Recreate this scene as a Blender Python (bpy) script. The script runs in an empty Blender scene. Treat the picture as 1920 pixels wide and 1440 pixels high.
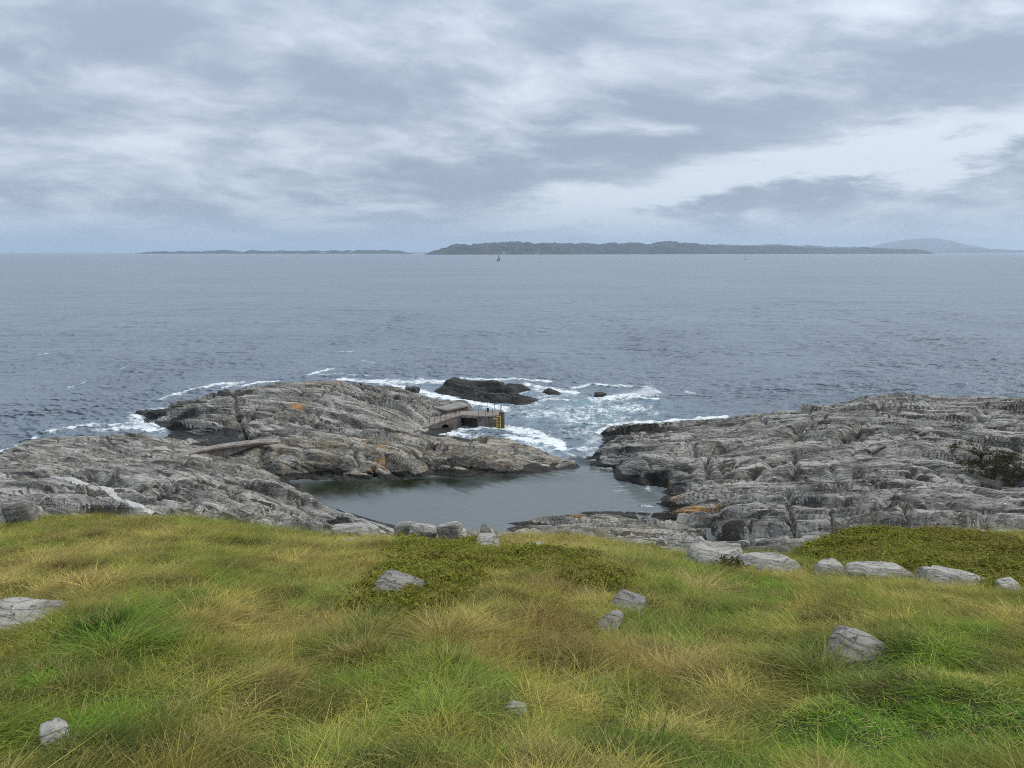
import bpy, bmesh, math, random
import numpy as np
from mathutils import Vector, Matrix, Euler

R = math.radians
rng = np.random.default_rng(7)
random.seed(7)
scene = bpy.context.scene
COL = scene.collection

# ------------------------------------------------------------------ camera
EYE = 20.0                       # metres above the sea
FPX = 1442.0                     # focal length in pixels of a 1920 px wide frame
HORIZON_V = 473.0
PITCH = math.atan((720.0 - HORIZON_V) / FPX)
cam_data = bpy.data.cameras.new("camera")
cam = bpy.data.objects.new("camera", cam_data)
COL.objects.link(cam)
cam.location = (0, 0, EYE)
cam.rotation_euler = (math.pi / 2 - PITCH, 0, 0)
cam_data.sensor_width = 36.0
cam_data.lens = 36.0 * FPX / 1920.0
cam_data.clip_start = 0.1
cam_data.clip_end = 120000.0
scene.camera = cam

# ------------------------------------------------------------------ light
SUN_EL, SUN_AZ = R(44), R(82)    # azimuth measured from +Y towards +X
scene.view_settings.view_transform = 'Standard'
scene.view_settings.look = 'None'
scene.view_settings.exposure = 0.14
scene.view_settings.gamma = 1.0
scene.view_settings.use_curve_mapping = False
scene.render.engine = 'CYCLES'
scene.cycles.use_denoising = False
scene.cycles.filter_width = 1.0
scene.cycles.volume_bounces = 2
scene.cycles.max_bounces = 6
scene.cycles.diffuse_bounces = 3
scene.cycles.glossy_bounces = 2
scene.cycles.transmission_bounces = 2
scene.cycles.transparent_max_bounces = 6
scene.cycles.use_adaptive_sampling = False

sun_data = bpy.data.lights.new("sun", 'SUN')
sun_data.energy = 1.5
sun_data.angle = R(22)
sun_data.color = (1.0, 0.92, 0.80)
sun = bpy.data.objects.new("sun", sun_data)
COL.objects.link(sun)
sd = Vector((math.sin(SUN_AZ) * math.cos(SUN_EL), math.cos(SUN_AZ) * math.cos(SUN_EL), math.sin(SUN_EL)))
sun.rotation_euler = sd.to_track_quat('Z', 'Y').to_euler()


class NT:
    """small helper to write node trees"""
    def __init__(s, tree):
        s.t = tree; s.n = tree.nodes; s.l = tree.links

    def put(s, sock, v):
        if v is None:
            return
        if isinstance(v, bpy.types.NodeSocket):
            s.l.new(v, sock)
        else:
            if hasattr(sock, 'default_value'):
                dv = sock.default_value
                if hasattr(dv, '__len__') and not hasattr(v, '__len__'):
                    v = [v] * len(dv)
                elif hasattr(dv, '__len__') and len(dv) == 4 and len(v) == 3:
                    v = list(v) + [1.0]
                sock.default_value = v

    def math(s, op, a, b=None, c=None, clamp=False):
        n = s.n.new('ShaderNodeMath'); n.operation = op; n.use_clamp = clamp
        for i, v in enumerate((a, b, c)):
            s.put(n.inputs[i], v)
        return n.outputs[0]

    def vmath(s, op, a, b=None):
        n = s.n.new('ShaderNodeVectorMath'); n.operation = op
        s.put(n.inputs[0], a); s.put(n.inputs[1], b)
        return n.outputs[0]

    def mix(s, f, a, b, blend='MIX'):
        n = s.n.new('ShaderNodeMix'); n.data_type = 'RGBA'; n.blend_type = blend
        s.put(n.inputs[0], f); s.put(n.inputs[6], a); s.put(n.inputs[7], b)
        return n.outputs[2]

    def ramp(s, f, lo, hi, a=0.0, b=1.0, smooth=True):
        n = s.n.new('ShaderNodeMapRange'); n.interpolation_type = 'SMOOTHSTEP' if smooth else 'LINEAR'
        s.put(n.inputs[0], f); s.put(n.inputs[1], lo); s.put(n.inputs[2], hi); s.put(n.inputs[3], a); s.put(n.inputs[4], b)
        return n.outputs[0]

    def noise(s, vec, scale, detail=4, rough=0.5, dist=0.0, col=False):
        n = s.n.new('ShaderNodeTexNoise')
        s.put(n.inputs['Vector'], vec); n.inputs['Scale'].default_value = scale
        n.inputs['Detail'].default_value = detail; n.inputs['Roughness'].default_value = rough
        n.inputs['Distortion'].default_value = dist
        return n.outputs[1 if col else 0]

    def voro(s, vec, scale, feature='F1', out=0):
        n = s.n.new('ShaderNodeTexVoronoi'); n.feature = feature
        s.put(n.inputs['Vector'], vec); n.inputs['Scale'].default_value = scale
        return n.outputs[out]

    def mapping(s, vec, scale=(1, 1, 1), rot=(0, 0, 0), loc=(0, 0, 0)):
        n = s.n.new('ShaderNodeMapping')
        s.put(n.inputs[0], vec); n.inputs[1].default_value = loc; n.inputs[2].default_value = rot; n.inputs[3].default_value = scale
        return n.outputs[0]

    def attr(s, name, out=2, kind='GEOMETRY'):
        n = s.n.new('ShaderNodeAttribute'); n.attribute_name = name; n.attribute_type = kind
        return n.outputs[out]

    def sep(s, vec):
        n = s.n.new('ShaderNodeSeparateXYZ'); s.put(n.inputs[0], vec); return n.outputs

    def comb(s, x, y, z):
        n = s.n.new('ShaderNodeCombineXYZ')
        s.put(n.inputs[0], x); s.put(n.inputs[1], y); s.put(n.inputs[2], z)
        return n.outputs[0]

    def bump(s, h, strength, dist, normal=None):
        n = s.n.new('ShaderNodeBump')
        n.inputs['Strength'].default_value = strength; n.inputs['Distance'].default_value = dist
        s.put(n.inputs['Height'], h); s.put(n.inputs['Normal'], normal)
        return n.outputs[0]


# ------------------------------------------------------------------ overcast sky
world = bpy.data.worlds.new("World")
scene.world = world
world.use_nodes = True
W = NT(world.node_tree)
for n in list(W.n):
    W.n.remove(n)
w_out = W.n.new('ShaderNodeOutputWorld')
w_bg = W.n.new('ShaderNodeBackground')
w_bg.inputs['Strength'].default_value = 0.1
W.l.new(w_bg.outputs[0], w_out.inputs[0])
sky = W.n.new('ShaderNodeTexSky')
sky.sky_type = 'NISHITA'
sky.sun_disc = False
sky.sun_elevation = SUN_EL
sky.sun_rotation = SUN_AZ
w_dir = W.n.new('ShaderNodeTexCoord').outputs['Generated']
dx, dy, dz = W.sep(w_dir)
zc = W.math('MAXIMUM', dz, 0.0)
den = W.math('ADD', W.math('MULTIPLY', zc, 0.85), 0.20)
pxn = W.math('DIVIDE', dx, den)
pyn = W.math('DIVIDE', dy, den)
plane = W.comb(pxn, pyn, 0.0)
warp = W.noise(W.mapping(plane, (0.55, 0.5, 1), loc=(7.1, 1.2, 0)), 1.0, 3, 0.5, col=True)
plane2 = W.vmath('ADD', plane, W.vmath('MULTIPLY', W.vmath('SUBTRACT', warp, (0.5, 0.5, 0.5)), (0.9, 0.8, 0)))
n_big = W.noise(W.mapping(plane2, (0.62, 0.80, 1), rot=(0, 0, R(18)), loc=(3.7, 9.1, 0)), 1.0, 7, 0.58)
n_mid = W.noise(W.mapping(plane2, (1.75, 2.1, 1), rot=(0, 0, R(-24)), loc=(1.7, 4.4, 0)), 1.0, 8, 0.58)
n_fin = W.noise(W.mapping(plane2, (4.2, 3.6, 1), rot=(0, 0, R(10))), 1.0, 5, 0.5)
cl = W.math('ADD', W.math('MULTIPLY', n_big, 0.42), W.math('ADD', W.math('MULTIPLY', n_mid, 0.46), W.math('MULTIPLY', n_fin, 0.13)))
# a long brighter gap between two cloud banks, low in the sky to the right
ax, ay, bx_, by_ = 0.18, 4.3, 1.73, 2.66
ln = math.hypot(bx_ - ax, by_ - ay)
nx_, ny_ = (by_ - ay) / ln, -(bx_ - ax) / ln
dist_line = W.math('ADD', W.math('ADD', W.math('MULTIPLY', pxn, nx_), W.math('MULTIPLY', pyn, ny_)), -(ax * nx_ + ay * ny_))
dist_line = W.math('ADD', dist_line, W.math('MULTIPLY', W.math('SUBTRACT', n_mid, 0.5), 1.7))
gap = W.math('POWER', 2.718, W.math('MULTIPLY', W.math('MULTIPLY', dist_line, dist_line), -13.0))
gap = W.math('MULTIPLY', gap, W.ramp(dy, 0.0, 0.5))
gap = W.math('MULTIPLY', gap, W.ramp(dz, 0.012, 0.05))
cl = W.math('ADD', cl, W.math('MULTIPLY', gap, 0.19))
d_up = W.math('SUBTRACT', dist_line, 0.52)
bank = W.math('MULTIPLY', W.math('POWER', 2.718, W.math('MULTIPLY', W.math('MULTIPLY', d_up, d_up), -7.0)), W.ramp(dy, 0.0, 0.5))
d_lo = W.math('ADD', dist_line, 0.75)
bank2 = W.math('MULTIPLY', W.math('POWER', 2.718, W.math('MULTIPLY', W.math('MULTIPLY', d_lo, d_lo), -5.0)), W.ramp(dy, 0.0, 0.5))
cl = W.math('SUBTRACT', cl, W.math('ADD', W.math('MULTIPLY', bank, 0.06), W.math('MULTIPLY', bank2, 0.025)))
shade = W.ramp(cl, 0.42, 0.64, smooth=True)
dark_c, light_c = (3.3, 3.95, 5.0), (7.0, 7.8, 8.75)
cloud = W.mix(shade, dark_c, light_c)
zen = W.math('ADD', 0.93, W.math('MULTIPLY', W.math('POWER', zc, 1.8), 1.75))          # overcast skies grow brighter towards the zenith
cloud = W.mix(1.0, cloud, W.comb(zen, W.math('MULTIPLY', zen, W.ramp(dz, 0.3, 1.0, 1.0, 0.95)), W.math('MULTIPLY', zen, W.ramp(dz, 0.3, 1.0, 1.0, 0.86))), 'MULTIPLY')
hz = W.ramp(dz, 0.0, 0.07, 0.7, 0.0)
cloud = W.mix(hz, cloud, (4.3, 5.1, 6.3))
cover = W.mix(0.96, sky.outputs[0], cloud)
W.l.new(cover, w_bg.inputs[0])


# ------------------------------------------------------------------ geometry of the view: pixel -> place
CP, SP = math.cos(PITCH), math.sin(PITCH)


def pxdir(u, v):
    u = np.asarray(u, float); v = np.asarray(v, float)
    x = (u - 960.0) / FPX; yd = (v - 720.0) / FPX
    return x, CP - yd * SP, -SP - yd * CP


def at_z(u, v, z):
    """place at height z seen at photo pixel u, v"""
    a, b, c = pxdir(u, v)
    t = (z - EYE) / c
    return a * t, b * t, z + 0 * t


def at_y(u, v, y):
    a, b, c = pxdir(u, v)
    t = y / b
    return a * t, y + 0 * t, EYE + c * t


# ------------------------------------------------------------------ noise
def _h(ix, iy, iz, seed):
    h = (ix.astype(np.uint32) * np.uint32(374761393)) ^ (iy.astype(np.uint32) * np.uint32(668265263)) ^ (iz.astype(np.uint32) * np.uint32(2147483647 - 58)) ^ np.uint32((seed * 362437 + 12345) & 0xffffffff)
    h = (h ^ (h >> np.uint32(13))) * np.uint32(1274126177)
    h = (h ^ (h >> np.uint32(15))) * np.uint32(2246822519)
    return (h ^ (h >> np.uint32(16)))


def hash01(ix, iy, seed):
    return _h(ix, iy, np.zeros_like(ix), seed).astype(np.float32) / np.float32(4294967295.0)


def perlin2(x, y, seed=0):
    x = np.asarray(x, np.float32); y = np.asarray(y, np.float32)
    xi = np.floor(x); yi = np.floor(y)
    fx = x - xi; fy = y - yi
    xi = xi.astype(np.int32); yi = yi.astype(np.int32)
    ux = fx * fx * fx * (fx * (fx * 6 - 15) + 10); uy = fy * fy * fy * (fy * (fy * 6 - 15) + 10)

    def g(ax, ay, dx_, dy_):
        a = hash01(ax, ay, seed) * np.float32(6.2831853)
        return np.cos(a) * dx_ + np.sin(a) * dy_
    a = g(xi, yi, fx, fy); b = g(xi + 1, yi, fx - 1, fy)
    c = g(xi, yi + 1, fx, fy - 1); d = g(xi + 1, yi + 1, fx - 1, fy - 1)
    return 1.5 * (a + ux * (b - a) + uy * ((c + ux * (d - c)) - (a + ux * (b - a))))


def fbm2(x, y, octaves=4, seed=0, gain=0.5):
    r = 0; amp = 1.0; f = 1.0
    for o in range(octaves):
        r = r + amp * perlin2(x * f, y * f, seed + o * 17)
        amp *= gain; f *= 2.03
    return r


def sstep(x, a, b):
    t = np.clip((x - a) / (b - a), 0, 1)
    return t * t * (3 - 2 * t)


class RBF:
    """smooth surface through scattered control points"""
    def __init__(s, pts, c=1.5, reg=0.02):
        P = np.asarray(pts, float)
        s.P = P[:, :2]; s.c2 = c * c
        d = np.sqrt(((s.P[:, None] - s.P[None]) ** 2).sum(-1) + s.c2)
        n = len(P)
        A = np.zeros((n + 3, n + 3)); A[:n, :n] = -d + np.eye(n) * -reg * 0 + np.eye(n) * reg
        A[:n, n] = 1; A[:n, n + 1:] = s.P / 50.0
        A[n, :n] = 1; A[n + 1:, :n] = s.P.T / 50.0
        b = np.zeros(n + 3); b[:n] = P[:, 2]
        s.w = np.linalg.lstsq(A, b, rcond=None)[0]

    def __call__(s, x, y):
        sh = np.shape(x)
        x = np.ravel(x).astype(np.float32); y = np.ravel(y).astype(np.float32)
        out = np.empty(len(x), np.float32)
        Px = s.P[:, 0].astype(np.float32); Py = s.P[:, 1].astype(np.float32); w = s.w[:-3].astype(np.float32)
        for i in range(0, len(x), 40000):
            a = x[i:i + 40000]; b = y[i:i + 40000]
            d = np.sqrt((a[:, None] - Px) ** 2 + (b[:, None] - Py) ** 2 + np.float32(s.c2))
            out[i:i + 40000] = -d @ w + s.w[-3] + a / 50 * s.w[-2] + b / 50 * s.w[-1]
        return out.reshape(sh)


# ------------------------------------------------------------------ object helpers
def tag(o, label=None, cat=None, group=None, kind=None):
    if label: o['label'] = label
    if cat: o['category'] = cat
    if group: o['group'] = group
    if kind: o['kind'] = kind
    return o


def mesh_np(name, V, F, mat=None, smooth=True, attrs=None, parent=None):
    me = bpy.data.meshes.new(name)
    V = np.ascontiguousarray(V, np.float32); F = np.ascontiguousarray(F, np.int32)
    me.vertices.add(len(V)); me.vertices.foreach_set('co', V.ravel())
    k = F.shape[1]
    me.loops.add(F.size); me.loops.foreach_set('vertex_index', F.ravel())
    me.polygons.add(len(F)); me.polygons.foreach_set('loop_start', np.arange(0, F.size, k, dtype=np.int32))
    me.polygons.foreach_set('use_smooth', np.full(len(F), bool(smooth)))
    me.update(calc_edges=True)
    for an, av in (attrs or {}).items():
        a = me.attributes.new(an, 'FLOAT', 'POINT')
        a.data.foreach_set('value', np.ascontiguousarray(av, np.float32))
    o = bpy.data.objects.new(name, me)
    COL.objects.link(o)
    if mat: me.materials.append(mat)
    if parent: o.parent = parent
    return o


def bm_obj(name, bm, mat=None, parent=None, smooth=False):
    me = bpy.data.meshes.new(name)
    if smooth:
        for f in bm.faces: f.smooth = True
    bm.to_mesh(me); bm.free()
    o = bpy.data.objects.new(name, me)
    COL.objects.link(o)
    if mat: me.materials.append(mat)
    if parent: o.parent = parent
    return o


def empty(name, loc):
    o = bpy.data.objects.new(name, None)
    COL.objects.link(o); o.location = loc
    o.empty_display_size = 0.2
    return o


def grid_faces(nr, nc):
    i = np.arange(nr - 1)[:, None] * nc + np.arange(nc - 1)[None]
    return np.stack([i, i + 1, i + nc + 1, i + nc], -1).reshape(-1, 4)


def compact(V, F, attrs):
    used = np.zeros(len(V), bool); used[F.ravel()] = True
    idx = np.cumsum(used) - 1
    return V[used], idx[F], {k: v[used] for k, v in attrs.items()}


def new_mat(name):
    m = bpy.data.materials.new(name); m.use_nodes = True
    N = NT(m.node_tree)
    for n in list(N.n): N.n.remove(n)
    out = N.n.new('ShaderNodeOutputMaterial')
    b = N.n.new('ShaderNodeBsdfPrincipled')
    N.l.new(b.outputs[0], out.inputs[0])
    return m, N, b, out


def plain_mat(name, col, rough=0.7, var=0.25, scale=6.0, bump=0.0, metal=0.0, coord='Object'):
    m, N, b, out = new_mat(name)
    vec = N.n.new('ShaderNodeTexCoord').outputs[coord]
    n = N.noise(vec, scale, 6, 0.6)
    c2 = [max(0, c * (1 - var)) for c in col]; c3 = [min(1, c * (1 + var)) for c in col]
    N.put(b.inputs['Base Color'], N.mix(N.ramp(n, 0.3, 0.7), c2, c3))
    b.inputs['Roughness'].default_value = rough
    b.inputs['Metallic'].default_value = metal
    if bump:
        N.put(b.inputs['Normal'], N.bump(N.noise(vec, scale * 3, 6, 0.65), 0.6, bump))
    return m

# ------------------------------------------------------------------ rock material
def rock_material(name, coord_scale=1.0, own=False, tone=1.0):
    """weathered grey gneiss. Attributes (0 where missing): wet = black tide zone and darkened clefts, lichen = orange lichen, warm = ochre tint, pale = bleached"""
    m, N, b, out = new_mat(name)
    if own:
        vec = N.n.new('ShaderNodeTexCoord').outputs['Object']
    else:
        vec = N.n.new('ShaderNodeNewGeometry').outputs['Position']
    s = coord_scale
    wet, lich, warm, pale = (N.attr(a) for a in ('wet', 'lichen', 'warm', 'pale'))
    big = N.noise(vec, 0.35 * s, 5, 0.6)
    med = N.noise(vec, 1.6 * s, 8, 0.68)
    fine = N.noise(vec, 9.0 * s, 6, 0.7)
    wv = N.vmath('ADD', vec, N.vmath('MULTIPLY', N.vmath('SUBTRACT', N.noise(vec, 0.22 * s, 3, 0.5, col=True), (0.5, 0.5, 0.5)), (3.0 / s, 3.0 / s, 1.2 / s)))
    if own:
        band = N.noise(N.mapping(wv, (0.22 * s, 1.5 * s, 3.4 * s), rot=(R(-30), 0, R(6))), 1.0, 7, 0.68)
        band2 = N.noise(N.mapping(wv, (0.5 * s, 5.5 * s, 11.0 * s), rot=(R(-30), 0, R(6))), 1.0, 5, 0.65)
    else:
        lay = N.comb(N.attr('along'), N.attr('layer'), 0.0)
        band = N.noise(N.mapping(lay, (0.16, 1.1, 1)), 1.0, 6, 0.62)
        band2 = N.noise(N.mapping(lay, (0.30, 4.2, 1)), 1.0, 6, 0.62)
    c = N.mix(N.ramp(band, 0.36, 0.62), (0.062, 0.060, 0.057), (0.41, 0.395, 0.365))
    c = N.mix(N.ramp(med, 0.47, 0.70, 0.0, 0.6), c, (0.45, 0.43, 0.39))
    c = N.mix(N.ramp(big, 0.46, 0.62, 0.0, 0.6), c, (0.13, 0.127, 0.12))
    c = N.mix(N.ramp(band2, 0.55 if own else 0.515, 0.66 if own else 0.585, 0.0, 0.7 if own else 0.88), c, (0.034, 0.033, 0.031))
    if not own:
        band3 = N.noise(N.mapping(lay, (0.22, 10.0, 1), loc=(5, 3, 0)), 1.0, 4, 0.6)
        c = N.mix(N.ramp(band3, 0.55, 0.63, 0.0, 0.75), c, (0.05, 0.049, 0.046))
        c = N.mix(N.ramp(band3, 0.40, 0.33, 0.0, 0.55), c, (0.46, 0.44, 0.40))
    # ochre weathering
    c = N.mix(N.math('MULTIPLY', warm, N.ramp(N.noise(vec, 0.9 * s, 7, 0.7), 0.38, 0.62)), c, (0.33, 0.265, 0.165))
    c = N.mix(N.math('MULTIPLY', pale, N.ramp(fine, 0.3, 0.6, 0.35, 0.9)), c, (0.45, 0.43, 0.385))
    # black and white lichen spots
    c = N.mix(N.ramp(N.noise(vec, 3.6 * s, 7, 0.72), 0.56, 0.64, 0.0, 0.85), c, (0.036, 0.035, 0.033))
    c = N.mix(N.ramp(N.noise(N.vmath('ADD', vec, (31, 7, 3)), 4.4 * s, 6, 0.62), 0.635, 0.68, 0.0, 0.8), c, (0.60, 0.58, 0.52))
    # orange lichen
    ln_ = N.math('ADD', N.noise(vec, 2.6 * s, 8, 0.75), N.math('MULTIPLY', N.math('SUBTRACT', lich, 0.60), 0.46))
    lf = N.math('MULTIPLY', N.ramp(ln_, 0.50, 0.60, 0.0, 0.8), N.ramp(lich, 0.03, 0.2))
    c = N.mix(lf, c, N.mix(N.ramp(fine, 0.35, 0.65), (0.36, 0.165, 0.04), (0.42, 0.25, 0.075)))
    # wet black zone and darkened clefts
    wf = N.ramp(N.math('ADD', wet, N.math('MULTIPLY', N.math('SUBTRACT', med, 0.5), 0.7)), 0.35, 0.62, 0.0, 0.9)
    c = N.mix(wf, c, (0.016, 0.0165, 0.0165))
    if tone != 1.0:
        c = N.mix(1.0, c, (tone, tone, tone), 'MULTIPLY')
    N.put(b.inputs['Base Color'], c)
    N.put(b.inputs['Roughness'], N.math('SUBTRACT', 0.82, N.math('MULTIPLY', wf, 0.25)))
    b.inputs['Specular IOR Level'].default_value = 0.18
    crack = N.voro(N.mapping(wv, (0.55 * s, 1.7 * s, 2.2 * s), rot=(0, 0, R(8))), 1.2, 'DISTANCE_TO_EDGE')
    crack = N.ramp(crack, 0.0, 0.06)
    h = N.math('ADD', N.math('MULTIPLY', band2, 0.22 if own else 0.5), N.math('ADD', N.math('MULTIPLY', med, 0.4), N.math('ADD', N.math('MULTIPLY', fine, 0.12), N.math('MULTIPLY', crack, 0.35))))
    N.put(b.inputs['Normal'], N.bump(h, 0.9, 0.16 / s))
    return m


ROCK = rock_material('coastal_gneiss', tone=1.0)

# ------------------------------------------------------------------ bedrock: control points (photo pixel, height) of each rock mass
CTRL = {
 'fh': [(255,776,0.1),(300,765,.9),(350,750,1.6),(400,740,2.2),(440,733,2.7),(500,725,3.2),(560,718,3.6),(600,714,4.0),(640,716,3.9),(700,722,3.4),(740,728,2.9),(770,735,2.3),(800,746,1.9),(830,753,1.7),(880,761,1.5),
        (265,785,.05),(290,797,.1),(335,822,.3),(350,822,.5),(400,829,.7),(440,827,.9),(350,790,1.2),(400,780,1.9),(450,770,2.4),(500,760,2.8),(600,745,3.2),(700,750,2.7),(500,800,1.6),(600,790,1.8),(700,780,1.9),
        (760,775,1.8),(810,770,1.75),(640,810,1.5),(720,800,1.4),(770,796,1.15),(800,786,1.2),(840,775,1.45),(790,809,.45),(820,811,.15),(845,812,-.1),(560,775,2.3),(650,765,2.4),(330,800,.6),(780,760,2.0)],
 'mr': [(400,846,2.0),(440,839,2.1),(480,830,2.6),(540,825,2.7),(600,818,2.6),(680,815,2.1),(760,813,1.55),(830,818,1.15),(900,824,.95),(950,832,.9),(1000,842,.95),(1040,855,.7),(1075,868,.35),(1086,873,.05),
        (500,845,2.4),(560,850,2.2),(620,845,2.1),(700,840,2.0),(800,845,1.6),(900,850,1.2),(1000,862,.8),(550,880,.95),(650,878,.95),(750,880,.75),(850,878,.65),(950,876,.5),(1030,876,.35),
        (590,906,-.15),(640,905,-.15),(700,903,-.15),(780,902,-.15),(850,899,-.15),(920,895,-.15),(1000,891,-.15),(1050,885,-.1),(1085,876,-.1)],
 'ls': [(-80,872,.1),(0,848,.4),(60,829,.9),(120,821,1.2),(200,815,1.5),(260,814,1.55),(320,820,1.3),(0,870,1.5),(100,850,1.8),(200,840,2.0),(300,843,2.0),(350,853,1.8),(100,872,2.4),(200,868,2.5),(300,868,2.5),(400,862,1.75),(450,860,1.6),(490,885,1.35),(540,905,.75),(568,918,.2),(-150,890,1.8),(440,880,1.7)],
 'nm': [(0,892,3.0),(100,888,3.1),(200,886,3.2),(300,882,3.1),(380,887,2.8),(440,898,2.5),(500,922,1.9),(560,947,1.3),(600,968,1.1),(645,985,1.0),(575,932,.15),(585,934,-.1),(605,948,-.1),(642,961,-.1),(700,975,-.1),(755,987,-.15),
        (0,940,4.6),(100,930,4.3),(200,920,4.0),(300,922,3.8),(400,927,3.4),(300,960,5.2),(100,970,5.8),(450,965,3.2),(550,985,2.4),(650,1000,2.2),(750,1006,1.9),(-150,930,4.4),(850,1012,1.6)],
 'pl': [(945,991,.05),(1000,974,.25),(1060,960,.45),(1120,958,.45),(1180,960,.35),(1215,963,.3),(1050,985,1.6),(1150,985,1.7),(1250,980,1.5),(1000,999,1.8),(1100,1010,2.8),(1200,1010,2.9),(1300,1018,2.9),(1310,985,1.4),(960,1012,2.0)],
 'rh': [(1125,815,.1),(1150,804,.5),(1200,798,.8),(1260,794,1.0),(1320,790,1.1),(1380,786,1.3),(1410,780,1.7),(1450,773,2.3),(1500,769,2.7),(1560,758,3.2),(1620,749,3.6),(1700,743,3.9),(1780,744,4.0),(1860,749,4.1),(1920,748,4.2),(2000,750,4.3),(2150,760,4.3),
        (1130,825,.2),(1150,835,.8),(1110,862,.05),(1120,871,0),(1150,886,0),(1190,916,-.05),(1235,940,-.05),(1160,842,1.4),(1200,835,1.9),(1300,825,2.1),(1400,815,2.4),(1500,800,2.9),(1600,790,3.3),(1700,780,3.6),(1850,790,3.7),
        (1170,872,.9),(1200,876,1.4),(1300,870,1.9),(1400,860,2.2),(1500,850,2.6),(1650,840,3.0),(1800,840,3.1),(1920,850,3.2),(1212,906,.35),(1300,902,1.0),(1400,897,1.4),(1500,894,1.6),(1650,890,1.9),(1800,890,2.1),(1920,915,2.3),(2100,860,3.3),(1165,822,1.0),(1240,815,1.2)],
 'lr': [(1262,921,.6),(1300,909,1.2),(1350,906,1.9),(1500,906,2.35),(1650,906,2.7),(1800,911,3.0),(1920,936,3.2),(1250,946,.6),(1300,941,1.3),(1350,950,2.1),(1450,945,2.9),(1600,950,3.6),(1750,955,4.0),(1900,965,4.2),(2080,960,4.4),
        (1370,990,3.6),(1450,990,4.2),(1600,990,5.0),(1750,990,5.3),(1920,995,5.5),(1400,1018,4.6),(1335,965,1.15),(1326,1000,1.9),(1330,1020,2.6),(1228,960,.15)],
 'sk': [(822,728,.4),(850,722,.7),(900,719,.85),(950,720,.85),(985,726,.6),(1020,733,.35),(838,738,.2),(880,748,.25),(930,755,.25),(970,757,.2),(998,746,.15),(900,732,.85),(940,737,.8),(975,740,.65),(870,730,.8),(900,742,.75),(940,747,.65),(955,730,.75),(925,727,.8)],
 'sea': [(800,730,-2.),(850,749,-1.6),(930,766,-2.),(900,803,-1.2),(870,800,-.7),(950,790,-2.),(1000,770,-2.5),(1060,760,-2.5),(1000,800,-2.5),(1050,830,-2.),(1100,840,-1.5),(1096,866,-1.),(1095,885,-1.),(1100,920,-1.5),(1000,930,-1.5),(900,940,-1.5),(800,930,-1.5),(700,928,-1.2),(630,924,-.8),
         (1150,935,-1.),(900,975,-1.2),(800,975,-1.),(1000,955,-1.2),(1200,940,-.7),(700,950,-.9),(0,820,-2.5),(100,800,-2.5),(200,795,-2),(245,800,-1.2),(150,760,-3),(300,735,-3),(1200,770,-3),(1350,760,-3),(1060,715,-3),(780,705,-3),(930,700,-3),(500,700,-3),(1480,735,-3),
         (1090,800,-2.5),(1110,825,-1.0),(860,1003,-.2),(930,1000,-.1)],
}
BEHIND = {'fh': (15, 5.5), 'ls': (6, 5.0), 'rh': (17, 6.0), 'sk': (6, 4.0), 'mr': ()}
ctrl = []; ctrl_lab = []
LABS = ['fh', 'mr', 'ls', 'nm', 'pl', 'rh', 'lr', 'sk']
for k, pts in CTRL.items():
    for i, (u, v, z) in enumerate(pts):
        X, Y, Z = at_z(u, v, z)
        ctrl.append((float(X), float(Y), z)); ctrl_lab.append(k)
        bh = BEHIND.get(k)
        if bh and i < bh[0]:
            r = math.hypot(X, Y)
            f = 1 + (bh[1] + 2.0 * max(z, 0)) / r
            ctrl.append((X * f, Y * f, -2.2)); ctrl_lab.append('sea')
# rock under the grass slope and the deep water round about
for u in range(-300, 2300, 260):
    for yy, z in ((32, 6.3), (26, 7.6), (20, 8.6)):
        X, Y, Z = at_y(u, 1000, yy)
        ctrl.append((float(X), yy, z)); ctrl_lab.append('nm' if u < 850 else ('pl' if u < 1340 else 'lr'))
for u in range(-500, 2500, 250):
    for yy in (128, 145):
        X, Y, Z = at_y(u, 700, yy)
        ctrl.append((float(X), yy, -4.0)); ctrl_lab.append('sea')
base = RBF(ctrl, c=1.0, reg=0.01)
CX = np.array([c[0] for c in ctrl]); CY = np.array([c[1] for c in ctrl])


def surf_hit(u, v, fn, y0, y1, n=3000):
    """first place along the view ray of pixel u, v that lies under the surface fn(x, y)"""
    a, b, c = (float(q) for q in pxdir(u, v))
    ys = np.linspace(y0, y1, n)
    t = ys / b
    X = a * t; Z = EYE + c * t
    h = fn(X, ys)
    k = np.argmax(Z <= h) if (Z <= h).any() else n - 1
    return float(X[k]), float(ys[k]), float(h[k])


rock_h = lambda X, Y: np.maximum(base(X, Y), 0.0)

# view-independent grid over the shore, finer where it lies nearer
NR, NC = 860, 1180
ys = 25.0 * (135.0 / 25.0) ** (np.arange(NR) / (NR - 1))
ss = np.linspace(-0.79, 0.79, NC)
GX = (ss[None] * ys[:, None]).astype(np.float32); GY = np.repeat(ys[:, None], NC, 1).astype(np.float32)
jx = perlin2(GX / 6.0, GY / 6.0, 91) * 1.3; jy = perlin2(GX / 6.0, GY / 6.0, 92) * 1.3
B = base(GX, GY)
near_lab = np.zeros(GX.shape, np.int8)
bestd = np.full(GX.shape, 1e9, np.float32)
for i, lab in enumerate(LABS):
    idx = [k for k in range(len(ctrl)) if ctrl_lab[k] == lab]
    for k in idx:
        d = (GX + jx - np.float32(CX[k])) ** 2 + (GY + jy - np.float32(CY[k])) ** 2
        m_ = d < bestd
        bestd[m_] = d[m_]; near_lab[m_] = i
lm = {l: (near_lab == i) for i, l in enumerate(LABS)}

# lumps of the ice-worn surface
lump = fbm2(GX / 8.0, GY / 6.0, 3, 5, 0.5)
above = sstep(B, -0.6, 0.7) * (1 - .7 * lm['sk'])
H0 = B + above * (0.30 * lump)
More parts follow.
